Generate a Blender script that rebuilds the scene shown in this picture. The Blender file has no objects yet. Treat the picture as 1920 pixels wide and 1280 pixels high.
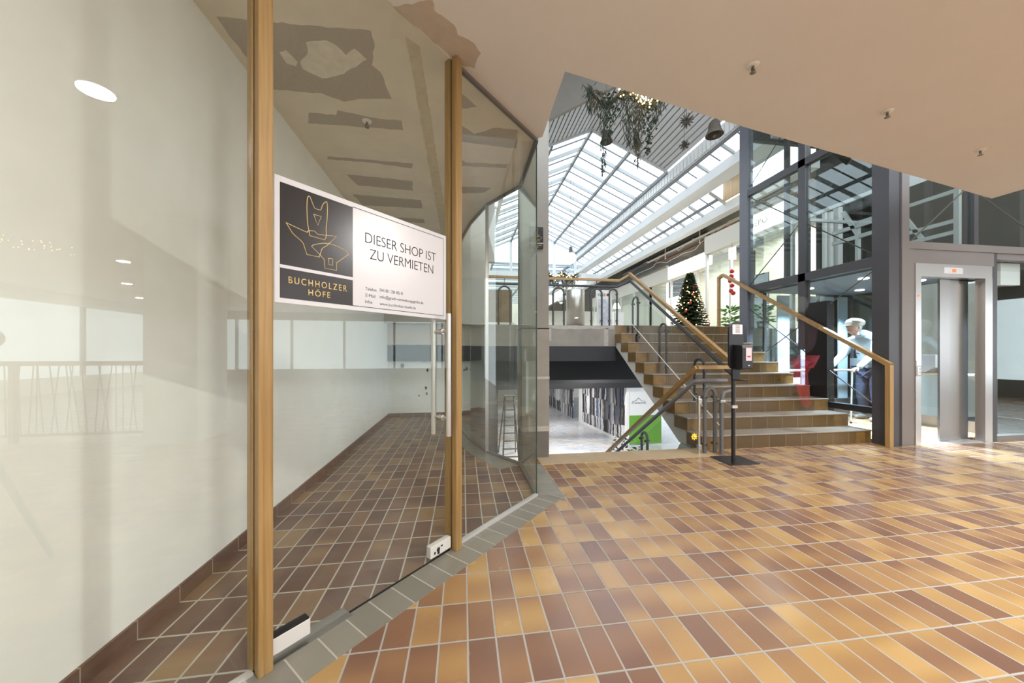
import bpy, bmesh, math, random
from mathutils import Vector, Matrix
random.seed(7)
S = bpy.context.scene
COL = S.collection
PI = math.pi

# ------------------------------------------------------------------ camera
cam_d = bpy.data.cameras.new('camera'); cam = bpy.data.objects.new('camera', cam_d); COL.objects.link(cam)
cam.location = (0, 0, 1.15); cam.rotation_euler = (PI/2, 0, -0.14068)
cam_d.sensor_width = 36; cam_d.lens = 650.2/1920*36; cam_d.shift_y = 21.2/1920
cam_d.clip_start = 0.03; cam_d.clip_end = 300
S.camera = cam
# ------------------------------------------------------------------ world (overcast sky) and exposure
W = bpy.data.worlds.new('overcast_sky'); S.world = W; W.use_nodes = True
bg = W.node_tree.nodes['Background']; bg.inputs[0].default_value = (0.86, 0.93, 1.0, 1); bg.inputs[1].default_value = 3.0
S.view_settings.view_transform = 'Standard'; S.view_settings.look = 'None'
S.view_settings.exposure = 0.22; S.view_settings.gamma = 1.0; S.view_settings.use_curve_mapping = False
S.cycles.max_bounces = 10; S.cycles.diffuse_bounces = 5; S.cycles.glossy_bounces = 5
S.cycles.transparent_max_bounces = 24; S.cycles.transmission_bounces = 6
S.cycles.sample_clamp_indirect = 6; S.cycles.caustics_reflective = False; S.cycles.caustics_refractive = False
LIGHT_WARM = (1.0, 0.90, 0.78); LIGHT_NEUTRAL = (1.0, 0.975, 0.94); LIGHT_COOL = (0.60, 0.79, 1.0)
P_DOWN, P_HALL, P_LOWER, P_CAR, P_SHOP = 57, 60, 110, 80, 60

# ------------------------------------------------------------------ materials
def nmat(name):
    m = bpy.data.materials.new(name); m.use_nodes = True
    return m, m.node_tree, m.node_tree.nodes['Principled BSDF']
def M(name, col, rough=0.5, metal=0.0, noise=0.0, scale=8, emit=None, es=0, bump=0.0, coat=0.0):
    m, t, b = nmat(name)
    b.inputs['Base Color'].default_value = (*col, 1); b.inputs['Roughness'].default_value = rough; b.inputs['Metallic'].default_value = metal
    if coat: b.inputs['Coat Weight'].default_value = coat
    if emit: b.inputs['Emission Color'].default_value = (*emit, 1); b.inputs['Emission Strength'].default_value = es
    if noise or bump:
        tc = t.nodes.new('ShaderNodeTexCoord'); n = t.nodes.new('ShaderNodeTexNoise'); n.inputs['Scale'].default_value = scale; n.inputs['Detail'].default_value = 6
        t.links.new(tc.outputs['Object'], n.inputs['Vector'])
        if noise:
            r = t.nodes.new('ShaderNodeValToRGB'); e = r.color_ramp.elements
            e[0].position = 0.3; e[1].position = 0.7
            e[0].color = (*[c*(1-noise) for c in col], 1); e[1].color = (*[min(1, c*(1+noise)) for c in col], 1)
            t.links.new(n.outputs['Fac'], r.inputs[0]); t.links.new(r.outputs[0], b.inputs['Base Color'])
        if bump:
            bp = t.nodes.new('ShaderNodeBump'); bp.inputs['Strength'].default_value = bump; bp.inputs['Distance'].default_value = 0.01
            t.links.new(n.outputs['Fac'], bp.inputs['Height']); t.links.new(bp.outputs[0], b.inputs['Normal'])
    return m
def glass(name, tint, refl=1.0):
    m = bpy.data.materials.new(name); m.use_nodes = True; t = m.node_tree; t.nodes.clear()
    N = t.nodes.new; L = t.links.new
    g = N('ShaderNodeNewGeometry'); dot = N('ShaderNodeVectorMath'); dot.operation = 'DOT_PRODUCT'
    L(g.outputs['Incoming'], dot.inputs[0]); L(g.outputs['Normal'], dot.inputs[1])
    def mth(op, a, b=None):
        n = N('ShaderNodeMath'); n.operation = op
        for i, v in enumerate((a, b)):
            if v is None: continue
            if isinstance(v, (int, float)): n.inputs[i].default_value = v
            else: L(v, n.inputs[i])
        return n.outputs[0]
    f = mth('POWER', mth('SUBTRACT', 1.0, mth('ABSOLUTE', dot.outputs['Value'])), 5.0)
    f = mth('MULTIPLY', mth('ADD', mth('MULTIPLY', f, 0.95), 0.042), refl)
    tr = N('ShaderNodeBsdfTransparent'); tr.inputs[0].default_value = (*tint, 1)
    gl = N('ShaderNodeBsdfGlossy'); gl.inputs['Roughness'].default_value = 0.0; gl.inputs[0].default_value = (0.95, 1, 0.97, 1)
    mx = N('ShaderNodeMixShader'); L(f, mx.inputs[0]); L(tr.outputs[0], mx.inputs[1]); L(gl.outputs[0], mx.inputs[2])
    o = N('ShaderNodeOutputMaterial'); L(mx.outputs[0], o.inputs[0])
    return m
def ramp(r, cols):
    e = r.color_ramp.elements
    e[0].position = cols[0][0]; e[0].color = (*cols[0][1], 1); e[1].position = cols[-1][0]; e[1].color = (*cols[-1][1], 1)
    for p, c in cols[1:-1]: q = e.new(p); q.color = (*c, 1)
def ghost(name, col, alpha):
    m, t, b = nmat(name); b.inputs['Base Color'].default_value = (*col, 1); b.inputs['Alpha'].default_value = alpha; b.inputs['Roughness'].default_value = 0.9
    return m
def tiles(name, px, py, ox, oy, joint, cols, grout, rough=0.3, axes='XY', vary=0.35, patch=0.0):
    """tiles of px by py metres with random body colours, cloudy firing marks and a grout joint"""
    m, t, b = nmat(name); N = t.nodes.new; L = t.links.new
    tc = N('ShaderNodeTexCoord'); sep = N('ShaderNodeSeparateXYZ'); L(tc.outputs['Object'], sep.inputs[0])
    def mth(op, a, b_=None):
        n = N('ShaderNodeMath'); n.operation = op
        for i, v in enumerate((a, b_)):
            if v is None: continue
            if isinstance(v, (int, float)): n.inputs[i].default_value = v
            else: L(v, n.inputs[i])
        return n.outputs[0]
    u = mth('DIVIDE', mth('SUBTRACT', sep.outputs[axes[0]], ox), px)
    v = mth('DIVIDE', mth('SUBTRACT', sep.outputs[axes[1]], oy), py)
    cu, cv = mth('FLOOR', u), mth('FLOOR', v)
    fu, fv = mth('SUBTRACT', u, cu), mth('SUBTRACT', v, cv)
    du = mth('MULTIPLY', mth('MINIMUM', fu, mth('SUBTRACT', 1.0, fu)), px)
    dv = mth('MULTIPLY', mth('MINIMUM', fv, mth('SUBTRACT', 1.0, fv)), py)
    dist = mth('MINIMUM', du, dv)
    isj = mth('LESS_THAN', dist, joint/2)
    cb = N('ShaderNodeCombineXYZ'); L(cu, cb.inputs[0]); L(cv, cb.inputs[1])
    wn = N('ShaderNodeTexWhiteNoise'); wn.noise_dimensions = '3D'; L(cb.outputs[0], wn.inputs['Vector'])
    # cloudy variation inside a tile, shifted per tile
    sc = N('ShaderNodeVectorMath'); sc.operation = 'MULTIPLY_ADD'; L(wn.outputs['Color'], sc.inputs[0]); sc.inputs[1].default_value = (40, 40, 40); L(tc.outputs['Object'], sc.inputs[2])
    no = N('ShaderNodeTexNoise'); no.inputs['Scale'].default_value = 7; no.inputs['Detail'].default_value = 0.5; L(sc.outputs[0], no.inputs['Vector'])
    rs = N('ShaderNodeSeparateColor'); L(wn.outputs['Color'], rs.inputs[0])
    grad = mth('SINE', mth('ADD', mth('MULTIPLY', fv, 4.2), mth('MULTIPLY', rs.outputs[1], 6.28)))
    val = mth('ADD', mth('ADD', mth('MULTIPLY', wn.outputs['Value'], 0.66), 0.17), mth('ADD', mth('MULTIPLY', mth('MULTIPLY', grad, rs.outputs[2]), vary*0.52), mth('MULTIPLY', mth('SUBTRACT', no.outputs['Fac'], 0.5), vary*0.22)))
    r = N('ShaderNodeValToRGB'); ramp(r, [(0.13+0.72*p, c) for p, c in cols])
    L(val, r.inputs[0])
    fine = N('ShaderNodeTexNoise'); fine.inputs['Scale'].default_value = 320; L(tc.outputs['Object'], fine.inputs['Vector'])
    mf = N('ShaderNodeMix'); mf.data_type = 'RGBA'; mf.blend_type = 'MULTIPLY'; mf.inputs[0].default_value = 0.22
    fr = N('ShaderNodeMapRange'); fr.inputs[1].default_value = 0.3; fr.inputs[2].default_value = 0.7; fr.inputs[3].default_value = 0.75; fr.inputs[4].default_value = 1.2
    L(fine.outputs['Fac'], fr.inputs[0]); L(r.outputs[0], mf.inputs[6]); L(fr.outputs[0], mf.inputs[7])
    mj = N('ShaderNodeMix'); mj.data_type = 'RGBA'; L(isj, mj.inputs[0]); L(mf.outputs[2], mj.inputs[6]); mj.inputs[7].default_value = (*grout, 1)
    L(mj.outputs[2], b.inputs['Base Color'])
    rr = mth('ADD', mth('MULTIPLY', isj, 0.35), mth('ADD', rough, mth('MULTIPLY', mth('SUBTRACT', no.outputs['Fac'], 0.5), 0.12)))
    L(rr, b.inputs['Roughness']); b.inputs['Specular IOR Level'].default_value = 0.65
    bp = N('ShaderNodeBump'); bp.inputs['Strength'].default_value = 0.4; bp.inputs['Distance'].default_value = 0.004
    L(mth('MINIMUM', dist, joint*0.8), bp.inputs['Height']); bp.inputs['Distance'].default_value = 0.6; L(bp.outputs[0], b.inputs['Normal'])
    return m
def wood(name, c1, c2, axis='Z', rough=0.4, scale=1.0):
    m, t, b = nmat(name); N = t.nodes.new; L = t.links.new
    tc = N('ShaderNodeTexCoord'); mp = N('ShaderNodeMapping'); L(tc.outputs['Object'], mp.inputs[0])
    s = [60*scale]*3; s['XYZ'.index(axis)] = 2.5*scale; mp.inputs['Scale'].default_value = s
    n = N('ShaderNodeTexNoise'); n.inputs['Scale'].default_value = 1; n.inputs['Detail'].default_value = 5; n.inputs['Distortion'].default_value = 0.6; L(mp.outputs[0], n.inputs['Vector'])
    r = N('ShaderNodeValToRGB'); r.color_ramp.elements[0].position = 0.35; r.color_ramp.elements[1].position = 0.65
    r.color_ramp.elements[0].color = (*c1, 1); r.color_ramp.elements[1].color = (*c2, 1)
    L(n.outputs['Fac'], r.inputs[0]); L(r.outputs[0], b.inputs['Base Color']); b.inputs['Roughness'].default_value = rough
    return m

OCHRE, BROWN, TAN = (0.56, 0.30, 0.085), (0.20, 0.085, 0.05), (0.40, 0.18, 0.06)
m_floor = tiles('floor_tiles', 0.11262, 0.21104, 0.1328, 1.3978, 0.0075,
    [(0.0, (0.185, 0.098, 0.066)), (0.3, (0.235, 0.125, 0.070)), (0.55, (0.325, 0.185, 0.085)), (0.8, (0.40, 0.245, 0.095)), (1.0, (0.475, 0.305, 0.125))], (0.36, 0.345, 0.31), rough=0.25)
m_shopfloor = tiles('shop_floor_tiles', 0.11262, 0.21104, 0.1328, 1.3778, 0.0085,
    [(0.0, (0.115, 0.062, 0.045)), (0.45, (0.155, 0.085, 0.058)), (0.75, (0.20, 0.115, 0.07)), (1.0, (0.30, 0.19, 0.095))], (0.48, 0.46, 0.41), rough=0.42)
m_border = tiles('border_tiles', 0.119, 0.5, 0.03, -0.05, 0.006,
    [(0.0, (0.20, 0.19, 0.155)), (0.5, (0.225, 0.21, 0.175)), (1.0, (0.25, 0.235, 0.19))], (0.46, 0.43, 0.37), rough=0.4, vary=0.3)
m_border2 = tiles('border_tiles_depth', 0.5, 0.0596, 0.55, 2.74, 0.003,
    [(0.0, (0.21, 0.20, 0.17)), (0.5, (0.235, 0.225, 0.19)), (1.0, (0.26, 0.25, 0.21))], (0.36, 0.34, 0.30), rough=0.35, vary=0.3)
m_beige = tiles('beige_edge_tiles', 0.225, 0.4, 0.79, 3.3, 0.004,
    [(0.0, (0.42, 0.31, 0.19)), (1.0, (0.50, 0.38, 0.24))], (0.38, 0.32, 0.24), rough=0.35, vary=0.2)
m_skirt = tiles('skirting_tiles', 0.211, 0.4, 1.3778, -0.2, 0.004,
    [(0.0, (0.095, 0.045, 0.032)), (1.0, (0.14, 0.068, 0.045))], (0.35, 0.32, 0.28), rough=0.35, axes='YZ', vary=0.4)
m_skirtb = tiles('skirting_tiles_back', 0.211, 0.4, -1.3, -0.2, 0.004,
    [(0.0, (0.095, 0.045, 0.032)), (1.0, (0.14, 0.068, 0.045))], (0.35, 0.32, 0.28), rough=0.35, axes='XZ', vary=0.4)
m_step = tiles('step_tiles', 0.226, 3.0, 2.80, -1.0, 0.005,
    [(0.0, (0.078, 0.045, 0.013)), (0.5, (0.098, 0.057, 0.017)), (1.0, (0.125, 0.075, 0.023))], (0.22, 0.185, 0.125), rough=0.3, axes='XZ', vary=0.25)
m_nose = M('tread_tiles', (0.27, 0.235, 0.19), 0.28, noise=0.12, scale=14)
m_steplight = M('tile_and_lit_ochre', (0.19, 0.112, 0.036), 0.3, noise=0.2, scale=12)  # yellowish right end tiles; on the left ends a lit tone in colour
m_ceil = M('ceiling_paint', (0.80, 0.785, 0.765), 0.85, noise=0.015, scale=3)
m_ceiltan = M('unpainted_tan_patch', (0.58, 0.50, 0.41), 0.9, noise=0.06, scale=14)
m_shopceil = M('shop_ceiling_filler', (0.80, 0.75, 0.64), 0.9, noise=0.06, scale=4)
m_board = M('bare_plasterboard', (0.47, 0.43, 0.37), 0.95, noise=0.05, scale=60)
m_fillerlight = M('dried_filler', (0.80, 0.76, 0.66), 0.9, noise=0.08, scale=20)
m_plaster = M('shop_wall_plaster', (0.865, 0.885, 0.85), 0.8, noise=0.03, scale=5, bump=0.08)
m_plaster2 = M('grey_wall_plaster', (0.55, 0.54, 0.50), 0.85, noise=0.04, scale=4)
m_white = M('white_paint', (0.82, 0.82, 0.80), 0.5)
m_whitemetal = M('white_lacquer_metal', (0.80, 0.82, 0.83), 0.4)
m_conc = M('raw_concrete', (0.27, 0.25, 0.22), 0.85, noise=0.10, scale=5, bump=0.15)
m_conc2 = M('painted_column', (0.25, 0.235, 0.21), 0.8, noise=0.05, scale=5)
m_coldark = M('column_dark_base', (0.14, 0.128, 0.112), 0.8, noise=0.08, scale=8)
m_filler = M('pale_filler', (0.42, 0.39, 0.345), 0.85, noise=0.10, scale=24)
m_dark = M('black_ceiling_paint', (0.016, 0.016, 0.018), 0.7)
m_darksteel = M('dark_painted_steel', (0.052, 0.05, 0.056), 0.38, noise=0.05, scale=3)
m_browngrey = M('brown_grey_steel', (0.17, 0.15, 0.14), 0.38, noise=0.04, scale=3)
m_rail = M('anthracite_steel_tube', (0.05, 0.05, 0.056), 0.35)
m_railgrey = M('grey_steel_tube', (0.13, 0.13, 0.135), 0.35)
m_steel = M('brushed_stainless', (0.62, 0.60, 0.575), 0.30, metal=1.0)
m_steeldark = M('brushed_stainless_dark', (0.42, 0.40, 0.385), 0.34, metal=1.0)
m_galv = M('galvanised_steel', (0.55, 0.58, 0.58), 0.45, metal=0.6)
m_chrome = M('chrome', (0.8, 0.8, 0.8), 0.12, metal=1.0)
m_alu = M('aluminium', (0.68, 0.67, 0.66), 0.35, metal=0.5)
m_gap = M('dark_joint', (0.008, 0.008, 0.008), 0.8)
m_oak = wood('oak', (0.28, 0.165, 0.055), (0.37, 0.235, 0.095), 'Z')
m_oakr = wood('oak_rail', (0.28, 0.165, 0.06), (0.36, 0.225, 0.09), 'Y', scale=0.7)
m_oakx = wood('oak_rail_cross', (0.30, 0.175, 0.06), (0.40, 0.25, 0.09), 'X', scale=0.7)
m_ply = wood('knotty_board', (0.55, 0.38, 0.20), (0.68, 0.50, 0.29), 'Z', scale=0.4)
m_osb = M('brown_chipboard', (0.26, 0.17, 0.085), 0.8, noise=0.35, scale=45)
m_black = M('black_plastic', (0.012, 0.012, 0.014), 0.3)
m_slat = M('pale_grey_slat', (0.50, 0.52, 0.55), 0.3)
m_brownslat = M('brown_wood_wool', (0.15, 0.11, 0.065), 0.9, noise=0.35, scale=30)
m_glass = glass('shop_glass', (0.975, 0.985, 0.972))
m_glassclear = glass('clear_glass', (0.965, 0.98, 0.975))
m_glassdark = glass('shaft_glass', (0.93, 0.96, 0.955), 1.35)
m_glassroof = glass('roof_glass', (0.95, 0.98, 1.0), 0.6)
m_gedge = M('green_glass_edge', (0.03, 0.075, 0.06), 0.2)
m_signwhite = M('sign_white', (0.62, 0.62, 0.65), 0.25)
m_signblack = M('sign_black', (0.022, 0.020, 0.022), 0.25)
m_gold = M('sign_gold', (0.72, 0.53, 0.22), 0.45)
m_ink = M('sign_ink', (0.03, 0.03, 0.035), 0.4)
m_lamp = M('lamp_diffuser', (1, 1, 1), 0.4, emit=(1, 0.97, 0.92), es=9)
m_lampcool = M('cool_lamp_diffuser', (1, 1, 1), 0.4, emit=(0.86, 0.93, 1), es=9)
m_bulb = M('warm_fairy_bulb', (1, 0.8, 0.4), 0.4, emit=(1.0, 0.62, 0.22), es=14)
m_opal = M('opal_globe', (1, 0.97, 0.9), 0.3, emit=(1.0, 0.93, 0.80), es=2.2)
m_signlit = M('lit_sign_panel', (1, 1, 0.97), 0.4, emit=(1.0, 0.98, 0.90), es=1.5)
m_leaf = M('fir_green', (0.022, 0.034, 0.016), 0.7, noise=0.4, scale=30)
m_leafbrown = M('dry_brown_green', (0.055, 0.045, 0.02), 0.8, noise=0.4, scale=30)
m_leafbright = M('fresh_leaf_green', (0.10, 0.27, 0.05), 0.5, noise=0.4, scale=12)
m_red = M('glossy_red', (0.55, 0.02, 0.03), 0.25)
m_yellow = M('yellow_petals', (0.85, 0.62, 0.03), 0.5)
m_pot = M('dark_pot', (0.04, 0.035, 0.03), 0.6)
m_green = M('green_wall_paint', (0.13, 0.36, 0.02), 0.5)
m_darkgreen = M('shaft_dark_wall', (0.018, 0.022, 0.022), 0.6, noise=0.2, scale=2)
m_redled = M('red_led', (0.3, 0, 0), 0.4, emit=(1, 0.08, 0.03), es=3)
m_wire = M('brown_wicker', (0.09, 0.075, 0.06), 0.7, noise=0.5, scale=90)
m_shopint = M('shop_interior_cream', (0.80, 0.78, 0.66), 0.7)
m_winframe = M('window_frame_grey', (0.45, 0.46, 0.48), 0.5)
m_rafter = M('pale_blue_grey_rafter', (0.52, 0.55, 0.57), 0.4); m_bar = M('grey_glazing_bar', (0.20, 0.21, 0.22), 0.5)
m_cable = M('pale_cable', (0.6, 0.52, 0.42), 0.6)
m_copper = M('red_brown_pipe', (0.28, 0.10, 0.06), 0.5)

# ------------------------------------------------------------------ mesh helpers
class MB:
    def __init__(s): s.v = []; s.f = []; s.sm = []
    def add(s, vs, fs, smooth=False):
        o = len(s.v); s.v += [tuple(p) for p in vs]
        for f in fs: s.f.append([i+o for i in f]); s.sm.append(smooth)
        return s
    def box(s, x0, x1, y0, y1, z0, z1):
        vs = [(x, y, z) for z in (z0, z1) for y in (y0, y1) for x in (x0, x1)]
        return s.add(vs, [(0, 2, 3, 1), (4, 5, 7, 6), (0, 1, 5, 4), (2, 6, 7, 3), (0, 4, 6, 2), (1, 3, 7, 5)])
    def bar(s, a, b, w, h, up=(0, 0, 1)):
        """rectangular bar from a to b, w wide, h high"""
        a, b = Vector(a), Vector(b); t = (b-a).normalized(); u = Vector(up)
        sd = t.cross(u)
        if sd.length < 1e-4: sd = t.cross(Vector((1, 0, 0)))
        sd.normalize(); u = sd.cross(t).normalized()
        vs = [p + sd*(i*w/2) + u*(j*h/2) for p in (a, b) for i, j in ((-1, -1), (1, -1), (1, 1), (-1, 1))]
        return s.add(vs, [(0, 1, 2, 3), (7, 6, 5, 4), (0, 4, 5, 1), (1, 5, 6, 2), (2, 6, 7, 3), (3, 7, 4, 0)])
    def prism(s, poly, z0, z1):
        n = len(poly); vs = [(x, y, z0) for x, y in poly] + [(x, y, z1) for x, y in poly]
        return s.add(vs, [list(range(n))[::-1], list(range(n, 2*n))] + [(i, (i+1) % n, (i+1) % n+n, i+n) for i in range(n)])
    def prismX(s, poly, x0, x1):
        n = len(poly); vs = [(x0, y, z) for y, z in poly] + [(x1, y, z) for y, z in poly]
        return s.add(vs, [list(range(n))[::-1], list(range(n, 2*n))] + [(i, (i+1) % n, (i+1) % n+n, i+n) for i in range(n)])
    def prismY(s, poly, y0, y1):
        n = len(poly); vs = [(x, y0, z) for x, z in poly] + [(x, y1, z) for x, z in poly]
        return s.add(vs, [list(range(n))[::-1], list(range(n, 2*n))] + [(i, (i+1) % n, (i+1) % n+n, i+n) for i in range(n)])
    def tube(s, pts, r, seg=10, caps=True):
        pts = [Vector(p) for p in pts]; rs = r if isinstance(r, (list, tuple)) else [r]*len(pts)
        t0 = (pts[1]-pts[0]).normalized(); ref = Vector((0, 0, 1)) if abs(t0.z) < 0.9 else Vector((1, 0, 0))
        nrm = t0.cross(ref).normalized(); rings = []
        for i, p in enumerate(pts):
            if i == 0: t = t0
            elif i == len(pts)-1: t = (pts[i]-pts[i-1]).normalized()
            else: t = ((pts[i]-pts[i-1]).normalized()+(pts[i+1]-pts[i]).normalized()).normalized()
            nrm = (nrm - t*nrm.dot(t)).normalized(); b = t.cross(nrm)
            rings.append([p + (nrm*math.cos(2*PI*k/seg)+b*math.sin(2*PI*k/seg))*rs[i] for k in range(seg)])
        vs = [v for g in rings for v in g]; fs = []
        for i in range(len(pts)-1):
            for k in range(seg): fs.append((i*seg+k, i*seg+(k+1) % seg, (i+1)*seg+(k+1) % seg, (i+1)*seg+k))
        s.add(vs, fs, True)
        if caps:
            s.add(rings[0], [list(range(seg))[::-1]]); s.add(rings[-1], [list(range(seg))])
        return s
    def lathe(s, prof, c=(0, 0, 0), seg=24):
        vs = []; fs = []
        for r, z in prof:
            for k in range(seg): vs.append((c[0]+r*math.cos(2*PI*k/seg), c[1]+r*math.sin(2*PI*k/seg), c[2]+z))
        for i in range(len(prof)-1):
            for k in range(seg): fs.append((i*seg+k, i*seg+(k+1) % seg, (i+1)*seg+(k+1) % seg, (i+1)*seg+k))
        return s.add(vs, fs, True)
    def ball(s, c, r, seg=10, sx=1, sy=1, sz=1):
        n = max(4, seg//2+1); prof = [(r*math.sin(PI*i/n), -r*math.cos(PI*i/n)) for i in range(n+1)]
        vs = []; fs = []
        for rr, z in prof:
            for k in range(seg): vs.append((c[0]+sx*rr*math.cos(2*PI*k/seg), c[1]+sy*rr*math.sin(2*PI*k/seg), c[2]+sz*z))
        for i in range(n):
            for k in range(seg): fs.append((i*seg+k, i*seg+(k+1) % seg, (i+1)*seg+(k+1) % seg, (i+1)*seg+k))
        return s.add(vs, fs, True)
    def leaf(s, p, d, L, w, nrm=None):
        p, d = Vector(p), Vector(d).normalized()
        n = nrm or Vector((random.uniform(-1, 1), random.uniform(-1, 1), random.uniform(-1, 1)))
        sd = d.cross(n)
        if sd.length < 1e-3: sd = d.cross(Vector((1, 0.3, 0)))
        sd.normalize()
        return s.add([p, p+d*L*0.5+sd*w/2, p+d*L, p+d*L*0.5-sd*w/2], [(0, 1, 2, 3)])
    def build(s, name, mat, parent=None, bevel=0.0, mw=None):
        me = bpy.data.meshes.new(name); me.from_pydata(s.v, [], s.f); me.update()
        bm = bmesh.new(); bm.from_mesh(me)
        if bevel: bmesh.ops.remove_doubles(bm, verts=bm.verts, dist=1e-6)
        bmesh.ops.recalc_face_normals(bm, faces=bm.faces); bm.to_mesh(me); bm.free()
        if len(s.sm) == len(me.polygons):
            for p, q in zip(me.polygons, s.sm): p.use_smooth = q
        me.materials.append(mat)
        o = bpy.data.objects.new(name, me); COL.objects.link(o)
        if parent: o.parent = parent
        if mw is not None: o.matrix_world = mw
        if bevel:
            bv = o.modifiers.new('bevel', 'BEVEL'); bv.width = bevel; bv.segments = 2; bv.limit_method = 'ANGLE'
        return o
def thing(name, label, cat, group=None, loc=(0, 0, 0)):
    o = bpy.data.objects.new(name, None); COL.objects.link(o); o.location = loc; o.empty_display_size = 0.1
    o['label'] = label; o['category'] = cat
    if group: o['group'] = group
    return o
def tag(o, label, cat, group=None, kind=None):
    o['label'] = label; o['category'] = cat
    if group: o['group'] = group
    if kind: o['kind'] = kind
    return o
def struct(o, label=None, cat=None):
    o['kind'] = 'structure'
    if label: o['label'] = label
    if cat: o['category'] = cat
    return o
def sthing(name, label, cat, loc=(0, 0, 0)):
    o = bpy.data.objects.new(name, None); COL.objects.link(o); o.location = loc
    return struct(o, label, cat)
def rebase(root, loc):
    """put a thing's origin at its base without moving its parts"""
    root.location = loc; inv = Matrix.Translation(Vector(loc)).inverted()
    for ch in root.children: ch.matrix_parent_inverse = inv
def box(name, x0, x1, y0, y1, z0, z1, mat, parent=None, bevel=0): return MB().box(x0, x1, y0, y1, z0, z1).build(name, mat, parent, bevel)
def text(name, body, mw, width, height, mat, parent, spacing=1.0, off=0.0, ext=0.0004, bold=0):
    cu = bpy.data.curves.new(name, 'FONT'); cu.body = body; cu.size = 1; cu.space_character = spacing; cu.extrude = 0.0; cu.offset = off
    to = bpy.data.objects.new(name+'_tmp', cu); COL.objects.link(to)
    dg = bpy.context.evaluated_depsgraph_get(); me = bpy.data.meshes.new_from_object(to.evaluated_get(dg))
    bpy.data.objects.remove(to); bpy.data.curves.remove(cu)
    xs = [v.co.x for v in me.vertices]; ys = [v.co.y for v in me.vertices]
    x0, x1, y0, y1 = min(xs), max(xs), min(ys), max(ys)
    for v in me.vertices:
        v.co.x = (v.co.x-x0)/(x1-x0)*width; v.co.y = (v.co.y-y0)/(y1-y0)*height
    bm = bmesh.new(); bm.from_mesh(me)
    r = bmesh.ops.extrude_face_region(bm, geom=list(bm.faces)); bmesh.ops.translate(bm, verts=[g for g in r['geom'] if isinstance(g, bmesh.types.BMVert)], vec=(0, 0, ext))
    bmesh.ops.recalc_face_normals(bm, faces=bm.faces); bm.to_mesh(me); bm.free()
    me.name = name; me.materials.clear(); me.materials.append(mat)
    o = bpy.data.objects.new(name, me); COL.objects.link(o); o.parent = parent; o.matrix_world = mw
    return o
def bulb(parent, p, r):
    if r not in BULBS: o = MB().ball((0, 0, 0), r, 6).build('fairy_bulb', m_bulb, parent); BULBS[r] = o
    else: o = BULBS[r].copy(); COL.objects.link(o); o.parent = parent
    o.location = p; return o
BULBS = {}
def lamp(name, loc, power, size, col, parent=None, rot=(0, 0, 0), spread=PI):
    l = bpy.data.lights.new(name, 'AREA'); l.shape = 'DISK'; l.size = size; l.energy = power; l.color = col; l.spread = spread
    o = bpy.data.objects.new(name, l); COL.objects.link(o); o.location = loc; o.rotation_euler = rot
    if parent: o.parent = parent
    return o
def finish(o):
    dg = bpy.context.evaluated_depsgraph_get(); me = bpy.data.meshes.new_from_object(o.evaluated_get(dg)); o.modifiers.clear(); o.data = me
    for p in me.polygons: p.use_smooth = True
    return o
def skin(name, pts, edges, radii, mat, parent, sub=2, smooth=True):
    """continuous tapered body grown round a skeleton"""
    me = bpy.data.meshes.new(name); me.from_pydata(pts, edges, []); me.update()
    o = bpy.data.objects.new(name, me); COL.objects.link(o)
    o.modifiers.new('skin', 'SKIN'); sv = me.skin_vertices[0].data
    for i, r in enumerate(radii): sv[i].radius = r if isinstance(r, tuple) else (r, r)
    sv[0].use_root = True
    sb = o.modifiers.new('sub', 'SUBSURF'); sb.levels = sub; sb.render_levels = sub
    finish(o); o.data.materials.clear(); o.data.materials.append(mat); o.parent = parent
    return o

# the 45 degree shopfront line: s runs along the glass from the left oak post, n points into the shop
GA = Vector((-0.704, 1.404, 0)); GD = Vector((0.69567, 0.71836, 0)); GN = Vector((-0.71836, 0.69567, 0))
def G(s, z, out=0.0): p = GA + GD*s - GN*out; return Vector((p.x, p.y, z))
GM = Matrix(((GD.x, 0, -GN.x, GA.x), (GD.y, 0, -GN.y, GA.y), (0, 1, 0, 0), (0, 0, 0, 1)))    # x along glass, y up, z towards the mall
HC = 2.87

# ------------------------------------------------------------------ floors
gl = lambda x: 1.4825/0.69567 + x*0.71836/0.69567
fl = MB().prism([(-1.40, -9), (14, -9), (14, 3.58), (5.2, 3.58), (5.2, 3.75), (2.80, 3.75), (2.80, 3.82), (0.80, 3.82), (0.583, 3.5), (0.587, 2.737), (-1.305, gl(-1.305)), (-1.40, 0.7)], -0.30, 0.0)
struct(fl.build('floor', m_floor), 'foreground mall floor of glazed ochre and brown tiles', 'floor')
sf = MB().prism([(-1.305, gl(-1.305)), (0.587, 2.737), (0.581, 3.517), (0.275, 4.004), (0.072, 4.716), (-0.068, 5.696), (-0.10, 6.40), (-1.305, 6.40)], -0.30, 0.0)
struct(sf.build('floor', m_shopfloor), 'dark brown tiled floor inside the empty shop', 'floor')
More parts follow.
